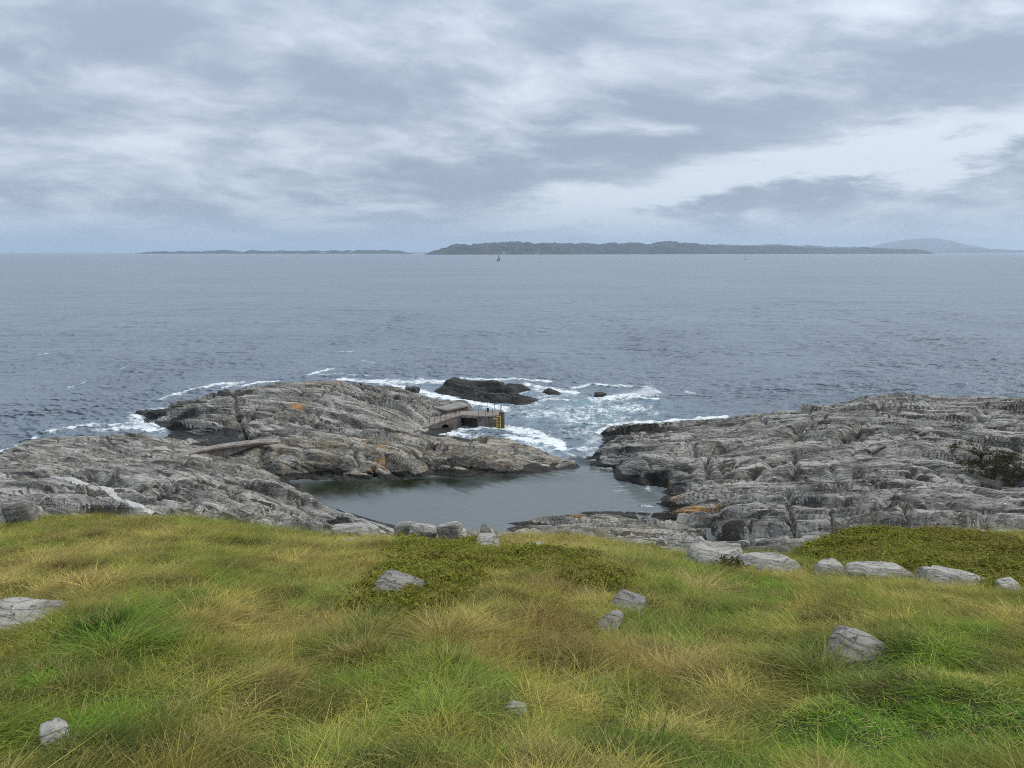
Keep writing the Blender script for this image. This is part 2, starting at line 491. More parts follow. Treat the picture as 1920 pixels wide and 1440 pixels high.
# normal of the smooth surface
dzdx = np.gradient(H0, axis=1) / np.gradient(GX, axis=1)
dzdy = np.gradient(H0, axis=0) / np.gradient(GY, axis=0) - dzdx * ss[None].astype(np.float32)
nl = np.sqrt(dzdx ** 2 + dzdy ** 2 + 1)
NX, NY, NZ = -dzdx / nl, -dzdy / nl, 1 / nl

# foliation of the gneiss: folded layers cut by joints
fold = 1.6 * perlin2(GX / 24, GY / 19, 11) + 0.55 * perlin2(GX / 8, GY / 7, 12) + 0.12 * perlin2(GX / 2.4, GY / 2.0, 13)
S_flat = 0.10 * GX + 0.62 * GY
S_left = (0.10 + 0.20 * sstep(-GX, 4, 14)) * GX + 0.62 * GY
fcx, fcy, _ = at_z(1660, 925, 3.0)
S_arch = 0.62 * (np.sqrt(((GX - fcx) / 1.7) ** 2 + (GY - fcy + 2.0) ** 2 + 4.0) + fcy)
wA = sstep(GX, 8, 14) * sstep(GY - (56 + 0.06 * GX), 0, 4)
S = np.where(GX < 0, S_left, S_flat) * (1 - wA) + S_arch * wA + 0.78 * H0 + fold
T = GX - 0.25 * GY + 1.2 * perlin2(GX / 9, GY / 9, 14) + 0.25 * perlin2(GX / 2, GY / 2, 15)
ragged = sstep(fbm2(GX / 10, GY / 7, 3, 21), -0.55, 0.5)
rag = np.full(GX.shape, 0.9, np.float32)
for l, v in (('fh', .85), ('mr', 1.05), ('ls', .45), ('nm', 1.3), ('pl', 1.1), ('rh', .9), ('lr', 1.1), ('sk', .4)):
    rag[lm[l]] = v
amp0 = rag * (0.22 + 0.85 * ragged)
D = np.zeros(GX.shape, np.float32)
crackm = sstep(perlin2(GX / 5.5, GY / 4.5, 33), -0.35, 0.3)
for li, (th, ln2, amp, cr) in enumerate(((2.6, 22.0, .72, .60), (1.0, 10.0, .30, .40), (.36, 5.0, .06, .10))):
    q = S / th + 0.25 * perlin2(GX / (th * 5), GY / (th * 3), 40 + li)
    qi = np.floor(q); f = q - qi
    rr = hash01(qi.astype(np.int32), np.zeros_like(qi, np.int32), 50 + li)
    g = T / (ln2 * (0.6 + 0.9 * rr)) + rr * 7.3
    gi = np.floor(g); gf = g - gi
    r2 = hash01(qi.astype(np.int32), gi.astype(np.int32), 60 + li)
    r3 = hash01(gi.astype(np.int32), qi.astype(np.int32), 70 + li)
    tilt = (gf - 0.5) * (r3 - 0.5) * 0.9
    prof = (1 - f) ** 1.6 - 0.38
    D += amp * amp0 * (0.8 * (r2 - 0.5) + .7 * tilt + 0.85 * prof * (0.5 + r3))
    e1 = np.minimum(f, 1 - f) * th / 0.62; e2 = np.minimum(gf, 1 - gf) * ln2 * (0.6 + 0.9 * rr)
    w = 0.07 + 0.035 * th
    D -= cr * amp0 * (np.exp(-(e1 / w) ** 2) * sstep(r3, 0.1, 0.6) + 0.6 * np.exp(-(e2 / (w * 0.8)) ** 2) * sstep(r2, 0.25, 0.8)) * (0.3 + 0.7 * crackm)
# long wandering joints
for li, (sx, sy, rot, dep, w) in enumerate(((16, 6, .9, .55, .035), (13, 5, -.7, .45, .03), (7, 3.0, .35, .30, .04), (6, 2.6, 2.3, .28, .04))):
    ca, sa = math.cos(rot), math.sin(rot)
    xr = GX * ca + GY * sa; yr = -GX * sa + GY * ca
    nz = perlin2(xr / sx, yr / sy, 80 + li) + 0.10 * perlin2(xr / 1.7, yr / 1.7, 84 + li)
    D -= dep * np.exp(-(nz / w) ** 2) * sstep(perlin2(GX / 12, GY / 10, 88 + li), -0.5, 0.2) * (0.55 + 0.45 * amp0)
D += 0.05 * amp0 * fbm2(GX / 1.8, GY / 1.3, 3, 23) + 0.012 * fbm2(GX / .45, GY / .32, 2, 29)
fade = sstep(B, -1.0, 0.25) * (0.45 + 0.55 * sstep(B, 0.0, 0.9)) * (1 - 0.6 * sstep(-GY, -34, -28))
D *= fade


def blob(u, v, r, ry=None, z=None):
    """soft patch on the rock round the place seen at pixel u, v (radii in pixels)"""
    X, Y, Z = surf_hit(u, v, rock_h, 30, 130)
    rx = r / FPX * Y
    ry_ = (ry or r * 0.6) / FPX * Y / math.sin(math.atan((EYE - Z) / Y) + 0.12)
    return np.exp(-(((GX - X) / rx) ** 2 + ((GY - Y) / ry_) ** 2))


# places where the photo shows deep gaps and hollows
for u, v, r, ry, dep in ((1495, 812, 9, 9, .8), (250, 905, 40, 9, .5), (570, 838, 12, 6, .6), (1540, 897, 60, 5, .5), (1900, 900, 50, 9, .7), (1660, 925, 30, 6, .5), (480, 850, 10, 12, .4), (1360, 885, 5, 16, .6), (1760, 800, 40, 8, .4)):
    D -= dep * blob(u, v, r, ry)


for u, v, r, ry, dep in ((1318, 948, 9, 5, .6), (1331, 1002, 9, 10, .8)):
    D -= dep * blob(u, v, r, ry)


def crack(pts, w, dep, z=None):
    """a joint followed along photo pixels, opened as a groove w metres wide"""
    global D
    P_ = [surf_hit(u, v, rock_h, 30, 130, 1500) for u, v in pts]
    x0 = min(p[0] for p in P_) - 3; x1 = max(p[0] for p in P_) + 3; y0 = min(p[1] for p in P_) - 5; y1 = max(p[1] for p in P_) + 5
    r0, r1 = np.searchsorted(ys, y0), np.searchsorted(ys, y1)
    gx, gy = GX[r0:r1], GY[r0:r1]
    gx = gx + .22 * perlin2(gx / 1.1, gy / 1.1, 171) + .08 * perlin2(gx / .3, gy / .3, 173); gy = gy + .35 * perlin2(gx / 1.3, gy / 1.1, 172)
    d = np.full(gx.shape, 1e9, np.float32)
    for a, c_ in zip(P_[:-1], P_[1:]):
        ex, ey = c_[0] - a[0], c_[1] - a[1]
        t = np.clip(((gx - a[0]) * ex + (gy - a[1]) * ey) / (ex * ex + ey * ey + 1e-9), 0, 1)
        d = np.minimum(d, np.hypot(gx - a[0] - ex * t, (gy - a[1] - ey * t) * .6))
    D[r0:r1] -= dep * np.exp(-(d / w) ** 2) * (.65 + .5 * perlin2(gx / 1.5, gy / 1.5, 174))


for pts, w, dep in (
    ([(432, 733), (440, 752), (446, 775), (455, 800), (470, 824)], .16, 1.0), ([(480, 762), (470, 782), (455, 800)], .15, .9), ([(322, 823), (400, 829), (470, 826), (520, 820), (600, 815)], .5, .6),
    ([(585, 785), (605, 812)], .10, .6), ([(668, 795), (682, 815)], .10, .6), ([(690, 755), (735, 738), (745, 750)], .3, .7), ([(640, 725), (612, 735), (600, 745)], .14, .6), ([(560, 735), (610, 760), (680, 775)], .16, .6), ([(350, 765), (420, 752), (500, 745)], .14, .5), ([(500, 790), (560, 782), (640, 790), (700, 792)], .2, .6),
    ([(520, 735), (560, 730), (600, 728)], .12, .4), ([(400, 800), (440, 790), (480, 800)], .15, .5), ([(560, 765), (600, 775), (590, 800)], .14, .5),
    ([(652, 828), (668, 852), (675, 862)], .12, .8), ([(718, 848), (735, 870), (752, 893)], .13, .8), ([(700, 872), (702, 903)], .16, 1.0), ([(480, 845), (500, 868), (530, 888), (575, 902)], .28, .9), ([(600, 832), (650, 842), (700, 838)], .16, .5), ([(560, 868), (640, 872), (700, 868)], .14, .5), ([(540, 880), (600, 886), (690, 884)], .12, .5),
    ([(760, 850), (840, 846), (900, 852)], .16, .5), ([(800, 868), (880, 862), (960, 866)], .14, .4), ([(900, 832), (960, 846), (1010, 856)], .16, .5), ([(560, 852), (600, 856), (640, 852)], .14, .5),
    ([(196, 816), (210, 832), (212, 842)], .10, .5), ([(330, 828), (318, 842), (332, 850)], .16, .6), ([(160, 832), (250, 838), (300, 848)], .12, .35), ([(40, 880), (120, 882), (200, 890)], .22, .5),
    ([(160, 888), (220, 896), (262, 918), (300, 930)], .5, .8), ([(200, 900), (260, 905), (330, 900)], .4, .7), ([(280, 930), (340, 940), (420, 950)], .35, .7), ([(300, 912), (350, 925), (400, 955)], .25, .6), ([(60, 920), (120, 915), (180, 930)], .16, .5), ([(70, 930), (68, 945), (110, 935)], .2, .5), ([(420, 905), (450, 925), (490, 940)], .2, .5), ([(380, 900), (430, 915), (460, 940)], .2, .5), ([(490, 960), (520, 950), (560, 965)], .2, .5),
    ([(1622, 788), (1604, 800), (1578, 825), (1520, 842), (1470, 858), (1400, 888)], .26, 1.0), ([(1494, 800), (1496, 822)], .28, 1.1), ([(1490, 845), (1492, 880), (1486, 900)], .18, .8), ([(1328, 852), (1327, 898)], .14, 1.0), ([(1170, 904), (1240, 907), (1310, 902), (1400, 897), (1500, 896), (1650, 896), (1780, 905), (1860, 925), (1930, 945)], .5, 1.0),
    ([(1630, 790), (1660, 805), (1700, 815), (1730, 818)], .16, .6), ([(1560, 880), (1565, 898)], .2, .8), ([(1610, 880), (1612, 898)], .2, .9), ([(1715, 880), (1718, 895)], .16, .7), ([(1640, 775), (1650, 760), (1690, 752)], .16, .5), ([(1710, 778), (1760, 786), (1850, 790)], .14, .5), ([(1780, 800), (1860, 820), (1930, 845)], .2, .6), ([(1830, 780), (1880, 800), (1930, 800)], .2, .7), ([(1600, 830), (1680, 835), (1780, 850)], .18, .6), ([(1640, 850), (1720, 862), (1800, 875)], .2, .6), ([(1850, 760), (1830, 775), (1840, 790)], .16, .6),
    ([(1477, 910), (1480, 950), (1486, 1000)], .14, .9), ([(1555, 945), (1558, 990)], .10, .7), ([(1480, 945), (1560, 940), (1640, 945)], .16, .5), ([(1560, 970), (1630, 962), (1700, 945)], .14, .5), ([(1690, 945), (1700, 990)], .12, .5), ([(1350, 925), (1420, 925), (1476, 930)], .18, .6), ([(1345, 975), (1420, 970), (1475, 985)], .2, .6), ([(1340, 940), (1332, 965), (1328, 1010)], .25, .35), ([(1620, 925), (1700, 935), (1790, 940)], .3, .7), ([(1840, 960), (1850, 985)], .14, .6), ([(1150, 848), (1230, 856), (1320, 862)], .14, .5), ([(1240, 885), (1290, 882), (1328, 872)], .12, .6), ([(1420, 782), (1440, 795), (1490, 800)], .2, .6), ([(1400, 800), (1330, 812), (1200, 816)], .25, .6), ([(1540, 775), (1560, 790), (1600, 795)], .14, .5),
    ([(1060, 978), (1130, 982), (1200, 978)], .14, .4), ([(1050, 995), (1110, 992), (1180, 1000)], .16, .4), ([(880, 722), (930, 728), (960, 738), (985, 736)], .25, .6), ([(850, 728), (890, 732), (920, 745)], .2, .5)):
    crack(pts, w * 1.25, dep * 1.4)
VEIN = [(96, 892), (120, 896), (150, 904), (165, 909), (185, 917), (205, 927), (218, 935), (235, 944), (252, 952), (275, 961), (292, 968)]
vP = [surf_hit(u, v, rock_h, 30, 90, 3000) for u, v in VEIN]
vd = np.full(GX.shape, 1e9, np.float32)
for a, c_ in zip(vP[:-1], vP[1:]):
    ex, ey = c_[0] - a[0], c_[1] - a[1]
    t = np.clip(((GX - a[0]) * ex + (GY - a[1]) * ey) / (ex * ex + ey * ey), 0, 1)
    vd = np.minimum(vd, np.hypot(GX - a[0] - ex * t, GY - a[1] - ey * t))
D *= 1 - .9 * np.exp(-(vd / .8) ** 2)
# the built things stand on quieter rock
for u, v, r, ry in ((815, 806, 42, 10), (860, 762, 26, 8), (430, 842, 60, 6)):
    D *= 1 - .85 * np.minimum(1, 1.3 * blob(u, v, r, ry))
H = H0 + NZ * D
RX = GX + NX * D; RY = GY + NY * D

lich = np.zeros(GX.shape, np.float32)
for u, v, r, ry, a in ((1290, 945, 46, 12, .8), (1255, 935, 34, 12, .75), (1335, 950, 35, 12, .7), (1280, 925, 50, 10, .55), (1240, 960, 30, 8, .6), (1320, 975, 40, 10, .5), (1060, 966, 80, 6, .8), (1160, 968, 40, 5, .7), (1000, 980, 45, 6, .7), (590, 946, 14, 5, 1.), (620, 958, 22, 5, .8), (660, 968, 30, 6, .8), (720, 838, 26, 6, .75), (700, 850, 22, 6, .6), (760, 842, 25, 5, .5), (716, 862, 14, 5, .75), (702, 873, 12, 4, .8), (558, 762, 14, 5, .9), (560, 775, 20, 6, .4),
                       (620, 716, 26, 4, .9), (590, 722, 30, 6, .55), (500, 726, 40, 4, .5), (846, 825, 10, 4, .7), (870, 850, 25, 6, .55), (930, 855, 22, 5, .55), (825, 875, 22, 8, .5), (1250, 905, 12, 4, .8), (640, 850, 30, 12, .35), (1345, 965, 15, 8, .5), (600, 885, 60, 8, .3), (1220, 985, 30, 8, .3), (800, 835, 60, 10, .3), (290, 878, 10, 3, .3)):
    lich = np.maximum(lich, a * blob(u, v, r * 1.45, ry * 1.7))
warm = np.zeros(GX.shape, np.float32)
warm[lm['mr']] = .42; warm[lm['fh']] = .14; warm[lm['ls']] = .2; warm[lm['rh']] = .12; warm[lm['pl']] = .3; warm[lm['lr']] = .12; warm[lm['nm']] = .12
warm = np.maximum(warm, .8 * blob(930, 857, 40, 6))
zz = H + 0.35 * perlin2(GX / 3, GY / 3, 95)
tide = np.full(GX.shape, .38, np.float32)
tide[lm['sk']] = 1.3; tide[lm['fh']] = .5; tide[lm['mr']] = .30; tide[lm['nm']] = .25; tide[lm['pl']] = .25
wet = 1 - sstep(zz, tide * 0.6, tide * 0.6 + 0.5)
for u, v, r, ry, a in ((1230, 805, 110, 7, 1.2), (1160, 812, 40, 8, 1.2), (1330, 797, 90, 5, 1.1), (330, 792, 70, 18, .8), (390, 816, 80, 12, 1.1), (300, 775, 45, 9, 1.), (440, 824, 60, 8, 1.1), (520, 818, 50, 5, .7), (680, 722, 40, 4, .8), (740, 745, 18, 9, .6), (1290, 905, 110, 7, .85), (1500, 897, 90, 5, .6), (1230, 895, 40, 6, .9), (1190, 850, 14, 10, .4), (1880, 895, 80, 24, .95), (230, 905, 80, 11, .75), (290, 925, 60, 12, .7), (400, 945, 70, 12, .6), (40, 885, 50, 6, .7), (570, 900, 30, 6, .8), (870, 800, 60, 5, 1.), (1165, 868, 30, 14, .5), (1580, 915, 120, 8, .5), (1680, 930, 40, 7, .6), (330, 930, 90, 12, .4), (1700, 860, 120, 14, .25), (540, 838, 14, 6, .4)):  # wet rock by the sea, plus darkened clefts and hollows above the tide
    wet = np.maximum(wet, a * blob(u, v, r, ry))
wet[lm['sk']] = np.maximum(wet[lm['sk']], .62)
pale = np.zeros(GX.shape, np.float32)
for u, v, r, ry, a in ((780, 800, 50, 5, .6), (780, 778, 20, 8, .6), (1650, 990, 160, 14, .35), (100, 940, 100, 20, .35), (1240, 852, 30, 12, .45), (960, 845, 60, 6, .35), (640, 755, 60, 10, .3), (1100, 1005, 120, 10, .25), (330, 845, 60, 6, .3), (1000, 990, 40, 6, .3)):
    pale = np.maximum(pale, a * blob(u, v, r, ry))

lich[lm['mr']] = np.maximum(lich[lm['mr']], .45); lich[lm['pl']] = np.maximum(lich[lm['pl']], .36); lich[lm['fh']] = np.maximum(lich[lm['fh']], .12)
ATTR = {'layer': S, 'along': T, 'wet': wet, 'lichen': lich, 'warm': warm, 'pale': pale}
FACES = grid_faces(NR, NC)
keep = (H.ravel()[FACES].max(1) > -0.55)
FACES = FACES[keep]
flab = near_lab.ravel()[FACES[:, 0]]
VERT = np.stack([RX.ravel(), RY.ravel(), H.ravel()], 1)
ROCK_INFO = {
 'fh': ('far_headland', 'broad low rock headland behind the jetty, orange lichen on its crest, black left foot'),
 'mr': ('rock_ridge', 'long tan-grey rock ridge along the far edge of the still pool, spotted with orange lichen'),
 'ls': ('rock_slab', 'smooth pale rock slab sloping into the sea at the far left, crossed by the concrete causeway'),
 'nm': ('rock_mound', 'rough grey rock mound with a white quartz vein just beyond the grass at the left'),
 'pl': ('rock_ledge', 'low knobbly rock ledge with orange edges on the near right shore of the pool'),
 'rh': ('right_headland', 'large cracked dome of grey rock at the right, between open sea and dark cleft'),
 'lr': ('rock_terrace', 'layered rock terrace below the dark cleft, rising to the heather bank at the right'),
 'sk': ('skerry', 'dark wet skerry ringed by white surf beyond the jetty'),
}
ROCKS = {}
for i, l in enumerate(LABS):
    f = FACES[flab == i]
    V, F, A = compact(VERT, f, {k: v.ravel() for k, v in ATTR.items()})
    nm_ = {'far_headland': 'headland', 'right_headland': 'headland'}.get(ROCK_INFO[l][0], ROCK_INFO[l][0])
    ROCKS[l] = tag(mesh_np(nm_, V, F, ROCK, True, A), ROCK_INFO[l][1], 'rock', 'bare rocks along the shore')
rock_top = H  # final heights on the grid


def rock_at(x, y):
    """height of the finished rock surface at x, y"""
    r = np.clip(np.log(np.maximum(y, 1e-3) / 25.0) / math.log(135.0 / 25.0) * (NR - 1), 0, NR - 2)
    c = np.clip((x / y + 0.79) / 1.58 * (NC - 1), 0, NC - 2)
    r0 = np.floor(r).astype(int); c0 = np.floor(c).astype(int); fr = r - r0; fc = c - c0
    return (H[r0, c0] * (1 - fr) * (1 - fc) + H[r0 + 1, c0] * fr * (1 - fc) + H[r0, c0 + 1] * (1 - fr) * fc + H[r0 + 1, c0 + 1] * fr * fc)

# ------------------------------------------------------------------ sea
sea_rows = [42.0]
while sea_rows[-1] < 30000: sea_rows.append(sea_rows[-1] + min(max(0.29, sea_rows[-1] ** 2 / 42000.0), sea_rows[-1] * .035))
sea_rows = np.array(sea_rows)
NRS, NCS = len(sea_rows), 760
s2 = np.linspace(-0.86, 0.86, NCS)
SX = (s2[None] * sea_rows[:, None]); SY = np.repeat(sea_rows[:, None], NCS, 1)
near_rows = int((sea_rows < 160).sum())
SB = np.full(SX.shape, -5.0, np.float32)
SB[:near_rows] = base(SX[:near_rows], SY[:near_rows])
# still pool behind the ridge
pool_poly = np.array([at_z(u, v, 0)[:2] for u, v in ((540, 900), (700, 893), (900, 885), (1040, 874), (1085, 868), (1130, 872), (1200, 905), (1280, 940), (1240, 985), (1100, 1010), (800, 1020), (600, 980), (540, 930))], float)


def poly_sd(px_, py_, P):
    """signed distance to a polygon, negative inside"""
    d = np.full(np.shape(px_), 1e9); inside = np.zeros(np.shape(px_), bool)
    for i in range(len(P)):
        a = P[i]; b_ = P[(i + 1) % len(P)]
        e = b_ - a; wx = px_ - a[0]; wy = py_ - a[1]
        t = np.clip((wx * e[0] + wy * e[1]) / (e @ e), 0, 1)
        d = np.minimum(d, np.hypot(wx - e[0] * t, wy - e[1] * t))
        c = (a[1] <= py_) != (b_[1] <= py_)
        with np.errstate(divide='ignore', invalid='ignore'):
            xi_ = a[0] + (py_ - a[1]) / (e[1] if e[1] else 1e-9) * e[0]
        inside ^= c & (px_ < xi_)
    return np.where(inside, -d, d)


PSD = np.full(SX.shape, 50.0)
PSD[:near_rows] = poly_sd(SX[:near_rows], SY[:near_rows], pool_poly)
calm = 1 - sstep(PSD, -1.0, 3.0)
spacing = np.gradient(sea_rows)[:, None] * np.ones((1, NCS))
dxs = (1.72 / NCS) * sea_rows[:, None]
wr = np.random.default_rng(3)
SZ = np.zeros(SX.shape); OX = np.zeros(SX.shape); OY = np.zeros(SX.shape)
wdir = R(248)                      # waves run towards the viewer and to the left
lost = np.zeros(SX.shape)
for k in range(84):
    L = 0.8 * (16 / 0.8) ** (wr.random() ** 1.35)
    a = wdir + wr.normal(0, 0.62)
    kx, ky = math.cos(a) * 2 * math.pi / L, math.sin(a) * 2 * math.pi / L
    A = 0.0140 * L ** 0.36 * (0.6 + 0.8 * wr.random())
    ph = kx * SX + ky * SY + wr.random() * 6.28
    eff = np.maximum(np.abs(ky) * spacing, np.abs(kx) * dxs)
    fil = np.clip(2.0 - eff / 1.4, 0, 1)
    lost += (1 - fil ** 2) * (A * 2 * math.pi / L) ** 2 * .5
    c, s_ = np.cos(ph), np.sin(ph)
    SZ += A * fil * c
    OX -= A * fil * s_ * math.cos(a) * 1.0; OY -= A * fil * s_ * math.sin(a) * 1.0
rgh = np.clip(np.sqrt(lost) * .6, 0, .16)
groups = 0.75 + 0.5 * perlin2(SX / 22, SY / 30, 120)
shore = sstep(-SB, -0.2, 2.0)
ampm = (1 - 0.985 * calm) * groups * (0.45 + 0.55 * shore)
# gentle rings in the pool
rx, ry = SX - 8.0, SY - 76.0
rd = np.hypot(rx, ry * 1.0)
poolw = (0.012 * np.sin(rd * 2 * math.pi / 0.95 + 0.8 * perlin2(SX / 3, SY / 3, 130)) * sstep(SX, -14, 1) + 0.006 * np.sin((SX * .8 + SY * .6) * 5.0)) * calm * (0.5 + 0.5 * sstep(perlin2(SX / 4, SY / 4, 131), -.4, .4))
Zs = SZ * ampm + poolw
Xs = SX + OX * ampm; Ys = SY + OY * ampm

# foam: where the swell breaks on the rocks, and streaks drifting from them
def fblob(u, v, r, ry):
    X, Y, _ = at_z(u, v, 0)
    rx_ = r / FPX * Y; ry_ = ry / FPX * Y / math.sin(math.atan(EYE / Y))
    return np.exp(-(((SX - X) / rx_) ** 2 + ((SY - Y) / ry_) ** 2))


def fline(pts, wpx):
    P = [at_z(u, v, 0) for u, v in pts]
    d = np.full(SX.shape, 1e9)
    for a, b_ in zip(P[:-1], P[1:]):
        ex, ey = b_[0] - a[0], b_[1] - a[1]
        wx, wy = SX - a[0], SY - a[1]
        t = np.clip((wx * ex + wy * ey) / (ex * ex + ey * ey), 0, 1)
        d = np.minimum(d, np.hypot(wx - ex * t, (wy - ey * t) * 0.55))
    w_ = 1.5 * wpx / FPX * float(np.mean([p[1] for p in P]))
    return np.exp(-(d / w_) ** 2)


foam = np.zeros(SX.shape)
n4 = slice(0, near_rows)
sea_side = (1 - sstep(-PSD, -2.0, 0.5))
foam[n4] = (0.85 * np.exp(-((SB + 0.25) / 0.75) ** 2) * (SB < 0.9) * sea_side * (0.55 + 0.45 * perlin2(SX / 5, SY / 5, 140)))[n4]
for pts, w_, a in ((((640, 712), (700, 716), (760, 716), (830, 716)), 10, .95), (((760, 730), (820, 742), (880, 756), (945, 766)), 11, 1.0), (((700, 716), (760, 726), (800, 738)), 9, .9),
                   (((820, 718), (870, 710), (950, 711), (1030, 714)), 6, .85), (((990, 722), (1040, 732), (1075, 736)), 9, .95), (((1010, 745), (1060, 750)), 8, .7), (((1075, 728), (1110, 722), (1165, 724)), 6, .8),
                   (((1140, 748), (1180, 742), (1225, 736)), 9, 1.15), (((1160, 722), (1215, 728)), 5, .8), (((1170, 745), (1230, 748)), 8, .9), (((950, 805), (1000, 812), (1040, 832)), 12, 1.15), (((860, 806), (945, 804)), 4, 1.05),
                   (((960, 820), (1010, 828), (1050, 838)), 10, 1.1), (((1130, 800), (1180, 794), (1280, 789), (1360, 783)), 5, 1.0), (((1120, 812), (1140, 800)), 7, .9), (((1060, 850), (1090, 862), (1100, 872)), 6, .55), (((1040, 842), (1120, 842)), 6, .6),
                   (((300, 748), (350, 733), (400, 722), (450, 718)), 7, .85), (((420, 728), (470, 720), (520, 716)), 5, .8), (((580, 702), (620, 692)), 5, .85), (((600, 700), (700, 706)), 4, .6), (((60, 822), (120, 802), (170, 798), (240, 792)), 6, .75), (((200, 806), (260, 800), (300, 806)), 8, 1.0), (((250, 782), (275, 790), (300, 800)), 9, 1.05),
                   (((240, 775), (300, 765)), 5, .6), (((0, 845), (30, 838)), 8, 1.0), (((640, 660), (662, 661)), 2.2, .95), (((70, 665), (92, 664)), 1.6, 1.0), (((130, 728), (160, 716)), 2.5, .6), (((170, 799), (250, 794)), 9, .7), (((470, 661), (480, 661)), 1.2, .8), (((680, 676), (700, 680)), 3, .6), (((225, 690), (232, 690)), 1.5, .8),
                   (((20, 762), (50, 758)), 2.2, .55), (((330, 668), (340, 668)), 1.2, .7), (((1283, 734), (1300, 736)), 3, .7), (((1250, 706), (1262, 706)), 1.5, .6)):
    foam = np.maximum(foam, a * fline(pts, w_))
for u, v, r, ry, a in ((1100, 775, 110, 28, .62), (1010, 775, 60, 14, .6), (1180, 765, 70, 16, .6), (1080, 810, 60, 14, .55), (1230, 775, 60, 10, .45), (990, 760, 40, 10, .6), (1130, 750, 60, 10, .62), (760, 712, 70, 6, .5), (1120, 795, 60, 12, .6), (200, 800, 110, 12, .5), (430, 722, 80, 6, .45), (1040, 740, 70, 10, .55)):
    foam = np.maximum(foam, a * fblob(u, v, r, ry))
foam = foam * (1 - calm)
foam = np.maximum(foam, calm * (0.52 * fblob(1215, 948, 24, 7) + 0.42 * fblob(1150, 920, 45, 22) + 0.6 * fblob(1195, 962, 20, 4) + 0.45 * fblob(1225, 915, 25, 12)))
aer = np.zeros(SX.shape)
for u, v, r, ry, a in ((1090, 770, 130, 34, .9), (1020, 780, 80, 20, .8), (850, 720, 130, 8, .5), (250, 795, 70, 12, .6), (1190, 760, 70, 16, .7), (880, 760, 60, 10, .7), (1000, 825, 50, 12, .8)):
    aer = np.maximum(aer, a * fblob(u, v, r, ry))
aer = np.maximum(aer, 0.6 * np.clip(foam, 0, 1)) * (1 - calm)
ridge_refl = np.maximum(np.maximum(fblob(640, 915, 100, 24), fblob(780, 905, 140, 16)), .7 * fblob(950, 895, 120, 12))  # dark reflection of the ridge, painted into the pool colour
swell = 0.10 * np.clip(foam, 0, 1) * (1 - calm) * (1 + perlin2(SX / 1.3, SY / 1.3, 150))
Zs = Zs + swell

WATER, N, b, out = new_mat('sea_water')
pos = N.n.new('ShaderNodeNewGeometry').outputs['Position']
f_att, a_att, c_att = N.attr('foam'), N.attr('aer'), N.attr('calm')
patch = N.noise(N.mapping(pos, (0.006, 0.012, 1)), 1.0, 5, 0.6)
deep = N.mix(N.ramp(patch, 0.35, 0.65), (0.145, 0.180, 0.224), (0.168, 0.205, 0.252))
deep = N.mix(N.math('MULTIPLY', a_att, N.ramp(N.noise(pos, 0.35, 5, 0.6), 0.35, 0.65, 0.15, 1.0)), deep, (0.20, 0.33, 0.37))
poolc = N.mix(N.ramp(N.math('ADD', N.attr('ridge_refl'), N.math('MULTIPLY', N.math('SUBTRACT', N.noise(pos, 0.4, 5, 0.6), 0.5), 0.8)), 0.05, 0.95), (0.115, 0.130, 0.132), (0.010, 0.016, 0.006))  # pool tint, with the ridge's reflection painted as near-black green
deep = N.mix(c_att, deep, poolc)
wv_ = N.vmath('ADD', pos, N.vmath('MULTIPLY', N.vmath('SUBTRACT', N.noise(pos, 0.5, 3, 0.5, col=True), (0.5, 0.5, 0.5)), (1.8, 1.8, 0)))
lace = N.noise(N.mapping(wv_, (0.55, 0.42, 0.5)), 1.0, 6, 0.58)
lace = N.math('SUBTRACT', 1.0, N.math('ABSOLUTE', N.math('MULTIPLY', N.math('SUBTRACT', lace, 0.5), 6.0)))
lace2 = N.noise(N.mapping(wv_, (1.7, 1.3, 0.5)), 1.0, 5, 0.6)
lace2 = N.math('SUBTRACT', 1.0, N.math('ABSOLUTE', N.math('MULTIPLY', N.math('SUBTRACT', lace2, 0.5), 6.0)))
lump_ = N.ramp(N.noise(N.mapping(pos, (0.5, 0.4, 0.5)), 1.0, 8, 0.7), 0.3, 0.7, smooth=False)
ft = N.math('ADD', N.math('MULTIPLY', lace, 0.36), N.math('ADD', N.math('MULTIPLY', lump_, 0.42), N.math('MULTIPLY', lace2, 0.26)))
ff = N.math('SUBTRACT', ft, N.math('SUBTRACT', 1.02, N.math('MULTIPLY', f_att, 0.72)))
fm = N.ramp(ff, -0.16, 0.26, 0.0, 1.0)
fm = N.math('MULTIPLY', fm, N.ramp(f_att, 0.05, 0.3))
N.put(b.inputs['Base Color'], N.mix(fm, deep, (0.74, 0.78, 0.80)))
N.put(b.inputs['Roughness'], N.math('ADD', N.math('MULTIPLY', fm, 0.7), N.math('ADD', N.attr('rgh'), N.math('SUBTRACT', 0.12, N.math('MULTIPLY', c_att, 0.09)))))
b.inputs['IOR'].default_value = 1.333
w1 = N.noise(N.mapping(pos, (0.55, 1.25, 1), rot=(0, 0, R(-14))), 1.0, 5, 0.62)
w2 = N.noise(N.mapping(pos, (0.10, 0.28, 1), rot=(0, 0, R(-20))), 1.0, 4, 0.55)
w3 = N.noise(N.mapping(pos, (0.018, 0.06, 1), rot=(0, 0, R(-10))), 1.0, 4, 0.55)
hs = N.math('ADD', N.math('MULTIPLY', w1, 0.30), N.math('ADD', N.math('MULTIPLY', w2, 1.1), N.math('MULTIPLY', w3, 6.0)))
hs = N.math('MULTIPLY', hs, N.math('SUBTRACT', 1.0, N.math('MULTIPLY', c_att, 0.975)))
hs = N.math('ADD', hs, N.math('MULTIPLY', fm, 0.10))
N.put(b.inputs['Normal'], N.bump(hs, 1.0, 0.9))

